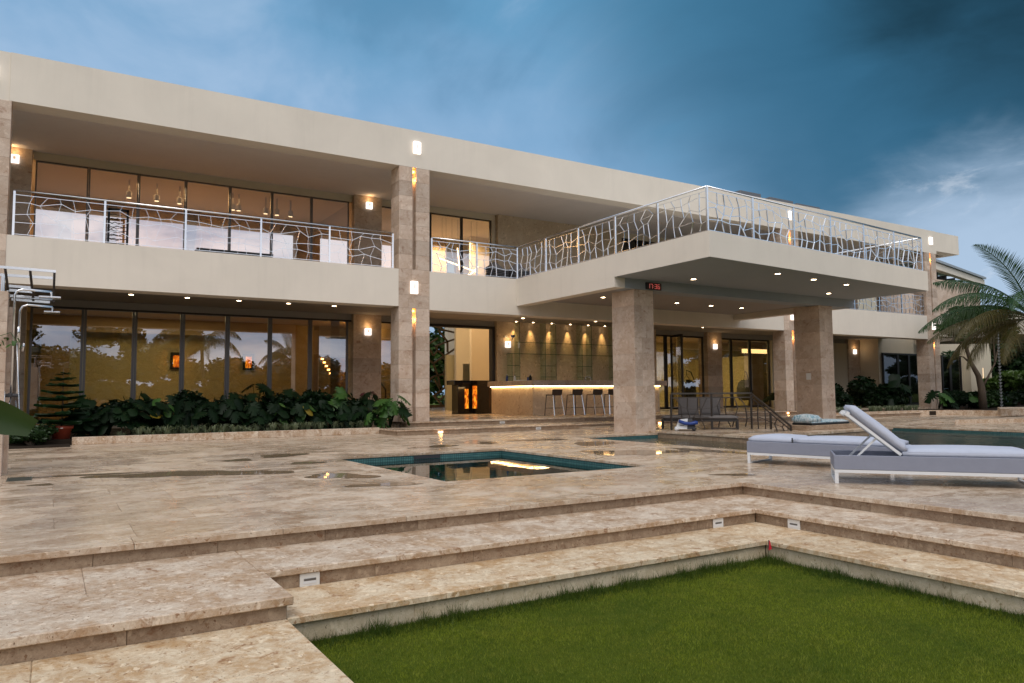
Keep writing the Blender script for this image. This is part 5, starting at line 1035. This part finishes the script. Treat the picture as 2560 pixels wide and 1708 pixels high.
def crown_obj(name,V,mat,parent):
    po=WO[parent.name]; o=bpy.data.objects.new(name,tri_mesh(name,V-np.array(po)[None,:],M[mat])); col.objects.link(o); o.parent=parent; WO[o.name]=po; return o
def shrub(x,y,z,rx,ry,h,label,seed,mat='leaf_tree',n=2600,size=.09,name='garden_shrub',group='shrubs in the far planting bed'):
    r=random.Random(seed); t=empty(name,(x,y,z),label=label,cat='shrub',group=group)
    lobes=[(x+r.uniform(-.6,.6)*rx,y+r.uniform(-.6,.6)*ry,z+h*r.uniform(.25,.8),rx*r.uniform(.3,.55),ry*r.uniform(.3,.55),h*r.uniform(.18,.34)) for _ in range(9)]
    crown_obj('foliage',leaf_cloud(lobes,n,size,seed),mat,t)
    st=MB()
    for l in lobes: st.tube([(x,y,z),((x+l[0])/2,(y+l[1])/2,z+(l[2]-z)*.6),l[:3]],[.03,.02,.008],5)
    obj('stem',st,M['bark'],t); return t
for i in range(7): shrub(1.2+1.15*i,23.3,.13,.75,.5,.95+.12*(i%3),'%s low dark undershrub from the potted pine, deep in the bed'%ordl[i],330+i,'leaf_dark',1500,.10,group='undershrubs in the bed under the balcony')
shrub(-.55,22.3,0,.55,.5,.75,'loose green shrub beside the terracotta pot',301,'leaf_tree',2600,.05,group='shrubs by the potted pine'); shrub(-.35,21.7,0,.5,.35,.55,'low dark shrub spilling over the terrace beside the pot',303,'leaf_tree',2000,.05,group='shrubs by the potted pine'); shrub(-1.3,22.6,0,.6,.6,.9,'leafy shrub behind the shower pier',302,'leaf_tree',2200,.05,group='shrubs by the potted pine')
for i,(x,y,rx,h,lb) in enumerate(((33.5,23.4,1.5,1.35,'dark shrub just beyond the far canopy column'),(36.2,23.8,1.6,1.75,'tallest dark shrub in the far bed'),(38.3,23.2,1.2,1.3,'dark shrub left of the last twin column'),(41.6,22.0,1.0,1.0,'low shrub right of the last twin column'),(43.4,21.6,1.3,.95,'low shrub below the wing windows'),(46.0,22.2,1.6,1.05,'low shrub in front of the wing end wall'),(49.0,22.4,1.6,.95,'low shrub below the rain chain'))):
    shrub(x,y,.2,rx,1.0,h,lb,310+i,'leaf_dark' if i<4 else 'leaf_tree',2600,.13)
leafy_plant('monstera_plant',39.2,21.4,.2,1.15,['monb0','monb1','mon0'],9,'bright monstera at the foot of the last twin column','plant','plants in the far bed',401,.6,1.5); leafy_plant('monstera_plant',41.7,21.2,.2,.95,['monb0','mon1','heartb'],8,'light green plant right of the last twin column','plant','plants in the far bed',402,.6,1.4)
leafy_plant('philodendron_plant',36.9,22.4,.2,1.95,['long','long','heart'],12,'spiky dark plant rising from the far bed','plant','plants in the far bed',403,.7,1.5)
leafy_plant('philodendron_plant',33.9,27.2,.32,1.6,['mon0','heart','long'],10,'dark plant inside the corner of the garden window','plant','plants in the far bed',404,.6,1.4)
def tree(name,x,y,z,h,rx,label,seed,mat='leaf_tree',n=5000,size=.22,cat='tree',group='garden trees beyond the wing',th=.16,low=.35):
    r=random.Random(seed); t=empty(name,(x,y,z),label=label,cat=cat,group=group)
    lobes=[(x+r.uniform(-.7,.7)*rx,y+r.uniform(-.7,.7)*rx,z+h*r.uniform(low,.88),rx*r.uniform(.25,.5),rx*r.uniform(.25,.5),h*r.uniform(.09,.17)) for _ in range(14)]
    crown_obj('crown',leaf_cloud(lobes,n,size,seed),mat,t); tr=MB().tube([(x,y,z),(x+.1,y,z+h*.3),(x-.05,y,z+h*.6)],[th,th*.7,th*.35],8)
    for l in lobes[:9]: tr.tube([(x,y,z+h*.3),((x+l[0])/2,(y+l[1])/2,z+(l[2]-z)*.75),l[:3]],[th*.5,th*.3,.02],5)
    obj('trunk',tr,M['bark'],t,True); return t
for i,(x,y,h,rx,lb,mt) in enumerate(((60,30,7.5,3.2,'dark tree right behind the wing end wall','leaf_tree'),(66,31,7.0,3.4,'dark tree left of the rain chain','leaf_tree'),(63,27,6.2,3.0,'dark tree behind the rain chain','leaf_tree'),(72,31,8.0,4.0,'tall dark tree at the far garden edge','leaf_tree'),(56,25.2,3.0,2.4,'bright round bush behind the rain chain','leaf_tree_light'),(59,24.5,2.6,2.2,'bright low bush at the right picture edge','leaf_tree_light'),(78,34,9,5,'large tree closing the garden view','leaf_tree'))):
    tree('garden_tree',x,y,0,h,rx,lb,500+i,mt,4200,.26,low=.12)
# slim tree in front of the wing wall
t=empty('slim_tree',(41.0,20.1,.2),label='slim dark tree with a bent trunk in front of the wing wall',cat='tree'); b=MB()
b.tube([(41.0,20.1,.2),(40.95,20.12,1.3),(40.75,20.15,1.95),(40.2,20.2,2.6),(39.8,20.25,3.6),(39.5,20.3,4.6)],[.20,.17,.13,.10,.08,.05],8)
for q in (((39.9,20.25,3.3),(39.4,20.4,3.9),(38.9,20.5,4.3)),((39.85,20.25,3.5),(40.4,20.2,4.2),(40.9,20.2,5.0)),((40.3,20.2,2.5),(39.9,20.4,2.9),(39.2,20.6,3.0)),((41.0,20.1,1.3),(42.0,19.9,2.6),(42.6,19.8,4.2)),((42.0,19.9,2.6),(42.4,20.1,3.6),(41.9,20.2,4.6))): b.tube(q,[.06,.04,.015],6)
obj('trunk',b,M['bark'],t,True)
crown_obj('crown',leaf_cloud([(39.0,20.5,4.4,.7,.6,.5),(39.5,20.3,5.0,.8,.7,.5),(40.9,20.2,5.1,.7,.6,.5),(39.1,20.6,3.0,.45,.4,.22),(42.6,19.8,4.4,.9,.8,.6),(41.9,20.2,4.9,.9,.8,.5),(39.3,20.3,3.9,.3,.3,.25)],1500,.20,77,.35),'leaf_tree',t)
# coconut palm
def frond(C,az,e0,e1,L,seed,nl=88,ll=1.0):
    r=random.Random(seed); N=18; pts=[Vector(C)]; h=Vector((math.cos(az),math.sin(az),0)); tang=[]
    for i in range(N):
        e=e0+(e1-e0)*((i+.5)/N)**1.15; d=h*math.cos(e)+Vector((0,0,math.sin(e))); tang.append(d); pts.append(pts[-1]+d*L/N)
    b=MB(); b.tube(pts,[.035*(1-.85*i/N)+.004 for i in range(N+1)],5); side=Vector((-h.y,h.x,0))
    for k in range(nl):
        u=.14+.86*(k+r.uniform(-.3,.3))/nl; u=min(.995,max(.1,u)); i=min(N-1,int(u*N)); fr=u*N-i; p=pts[i].lerp(pts[i+1],fr); d=tang[i]; prof=math.sin(math.pi*min(1,(u*.93+.07)))**.6*(1.0-.35*u)
        for s in (-1,1):
            l=ll*prof*r.uniform(.85,1.1)*1.25; up2=side.cross(d)*(1 if side.cross(d).z>0 else -1)
            hg=(.15 if e0>1.1 else .45+.5*u)*r.uniform(.8,1.15); v=(side*s*.72+d*.62+up2*.22*(1-hg)+Vector((0,0,-.55*hg))).normalized(); m=p+v*l*.45; e=m+(v*(1-.72*hg)+Vector((r.uniform(-.06,.06),r.uniform(-.06,.06),-.95*hg))).normalized()*l*.62; wv=d*.0125*1.4
            b.add([p-wv*.6,p+wv*.6,m+wv,m-wv,e],[(0,1,2,3),(3,2,4)])
    return b
PC=Vector((32.6,14.0,3.95)); AZL=math.atan2(.525,-.85)
palm=empty('coconut_palm',(32.6,14.0,0),label='coconut palm with drooping fronds at the right picture edge',cat='palm')
obj('trunk',MB().tube([(32.9,13.6,0),(32.8,13.75,1.5),(32.65,13.95,3.0),(32.6,14.0,3.9)],[.20,.16,.15,.14],10),M['palm_trunk'],palm,True)
FR=[(AZL+.05,.80,-.75,4.5,'leaf_palm'),(AZL-.22,.55,-.85,4.5,'leaf_palm'),(AZL+.30,.40,-.95,4.4,'leaf_palm_old'),(AZL-.08,.25,-.75,4.3,'leaf_palm_old'),(AZL+.15,1.35,.35,3.9,'leaf_palm'),(AZL-.5,1.05,-.2,4.0,'leaf_palm'),(AZL+.8,.8,-.9,4.2,'leaf_palm'),(AZL+1.3,.5,-1.1,4.2,'leaf_palm'),(AZL-.9,.7,-1.0,4.2,'leaf_palm'),(AZL-1.4,.5,-1.1,4.2,'leaf_palm'),(AZL+2.2,.8,-.9,4.2,'leaf_palm'),(AZL+3.0,.6,-1,4.2,'leaf_palm'),(AZL-2.3,.9,-.8,4.2,'leaf_palm'),(AZL-.6,.1,-1.3,3.8,'leaf_palm_old'),(AZL+.6,.05,-1.3,3.6,'leaf_palm_old'),(AZL+.02,.0,-1.35,3.6,'leaf_palm_old')]
for i,(az,e0,e1,L,mt) in enumerate(FR): obj('frond',frond(PC,az,e0,e1,L,600+i),M[mt],palm)
# garden behind the photographer, seen as the reflection in the glass
for i,(x,y,s,lb) in enumerate(((13.5,-27,1.2,'tall palm mirrored in the left glass doors'),(24.0,-31,1.0,'tall palm mirrored in the glass doors near the stairs'))):
    c=copy_tree(palm); c.location=(x,y,-.5); c.scale=(s,s,s*1.45); c.rotation_euler=(0,0,1.3*i+.4); tagp(c,lb,'palm','palms mirrored in the glass')
def ell(l,k=.78,nu=7,nv=5):
    x,y,z,a,b,c=l; P=lambda i,j:(x+k*a*math.sin(math.pi*j/nv)*math.cos(2*math.pi*i/nu),y+k*b*math.sin(math.pi*j/nv)*math.sin(2*math.pi*i/nu),z+k*c*math.cos(math.pi*j/nv)); T=[]
    for i in range(nu):
        for j in range(nv): T+=[P(i,j),P(i,j+1),P(i+1,j+1),P(i,j),P(i+1,j+1),P(i+1,j)]
    return np.array(T)
rr=random.Random(8); lob=[(x+rr.uniform(-1.5,1.5),-30+rr.uniform(-3,3),rr.uniform(.3,(7.8 if x<13 else 5.0 if x<40 else 12)),rr.uniform(1.6,2.8),2.2,rr.uniform(.9,1.7)) for x in list(range(-34,130))+list(range(130,250,2)) for _ in range(2 if x<13 or x>60 else 1)]+[(x*1.0,-27.5+rr.uniform(-1,1),rr.uniform(.2,2.2),1.6,1.2,1.3) for x in range(-34,74)]
V=leaf_cloud(lob,150000,.32,91); V=np.concatenate([V]+[ell(l) for l in lob]); o=bpy.data.objects.new('wood',tri_mesh('wood',V,M['leaf_tree'])); col.objects.link(o); WO[o.name]=Vector((0,0,0)); tagp(o,'wood closing the garden opposite the house, mirrored in the glass','wood',None,'stuff')
V=leaf_cloud([(x+rr.uniform(-2,2),52+rr.uniform(-1,2),rr.uniform(.3,9.5),rr.uniform(1.5,2.8),1.6,rr.uniform(.8,1.8)) for x in range(14,36,1) for _ in range(3)],16000,.35,92); o=bpy.data.objects.new('wood',tri_mesh('wood',V,M['leaf_tree_light'])); col.objects.link(o); WO[o.name]=Vector((0,0,0)); tagp(o,'garden greenery seen through the hall screen','wood',None,'stuff')
# big leaf reaching in at the left edge, creeper on the pier
t=empty('banana_plant',(-1.3,5.1,Z3),label='broad green leaf reaching in at the left picture edge',cat='plant'); obj('pot',MB().lathe([(.16,0),(.22,.35),(.24,.36),(.20,.37)],20,(-1.3,5.1,Z3)),M['terracotta'],t,True); obj('stem',MB().tube([(-1.3,5.1,0.05),(-1.25,5.1,.8),(-.82,5.0,1.14)],[.05,.04,.02],8),M['leaf_banana'],t,True)
b=MB(); N=14; A=Vector((-.82,5.0,1.14)); 
for i in range(N+1):
    u=i/N; c=A+Vector((.74*u,-.05*u,.03*math.sin(u*3)-.12*u*u)); w=.115*math.sin(math.pi*(u*.86+.07))**.6*(1+.05*math.sin(u*40)); b.v+=[tuple(c+Vector((.03,-.35*w,.95*w))),tuple(c),tuple(c+Vector((-.02,-.45*w,-.85*w)))]
for i in range(N): k=i*3; b.f+=[(k,k+3,k+4,k+1),(k+1,k+4,k+5,k+2)]
obj('leaf',b,M['leaf_banana'],t,True)
for k,(az,hh,ll) in enumerate(((2.4,1.0,.75),(3.3,1.25,.8),(4.2,.8,.7),(5.0,1.05,.6),(1.7,.85,.6))):
    c=MB(); dv=Vector((math.cos(az),math.sin(az),0)); sv=Vector((-dv.y,dv.x,0)); p0=Vector((-1.28,5.1,.05)); p1=p0+dv*.15+Vector((0,0,hh))
    for i in range(N+1):
        u=i/N; q=p1+dv*ll*u+Vector((0,0,.18*u-.45*u*u)); w=.13*math.sin(math.pi*(u*.86+.07))**.6; c.v+=[tuple(q+sv*w+Vector((0,0,.4*w))),tuple(q),tuple(q-sv*w+Vector((0,0,.4*w)))]
    for i in range(N): m=i*3; c.f+=[(m,m+3,m+4,m+1),(m+1,m+4,m+5,m+2)]
    obj('leaf',c,M['leaf_banana'],t,True); obj('stem',MB().tube([tuple(p0),tuple(p0+dv*.05+Vector((0,0,hh*.6))),tuple(p1)],[.03,.02,.012],6),M['leaf_banana'],t,True)
t=empty('creeper',(-.7,13.88,1.9),label='small green creeper hanging on the shower pier',cat='creeper'); obj('stem',MB().tube([(-1.0,13.89,2.15),(-.75,13.87,2.12),(-.55,13.85,2.2),(-.45,13.84,2.05)],.006,5),M['leaf_bright'],t)
for i in range(12): o=put_leaf(t,LM['heartb'],Vector((-.25+.05*i,-.02,.18+.06*math.sin(i*2.1))),rr.uniform(-3,3),rr.uniform(.2,1.2),0,.22)
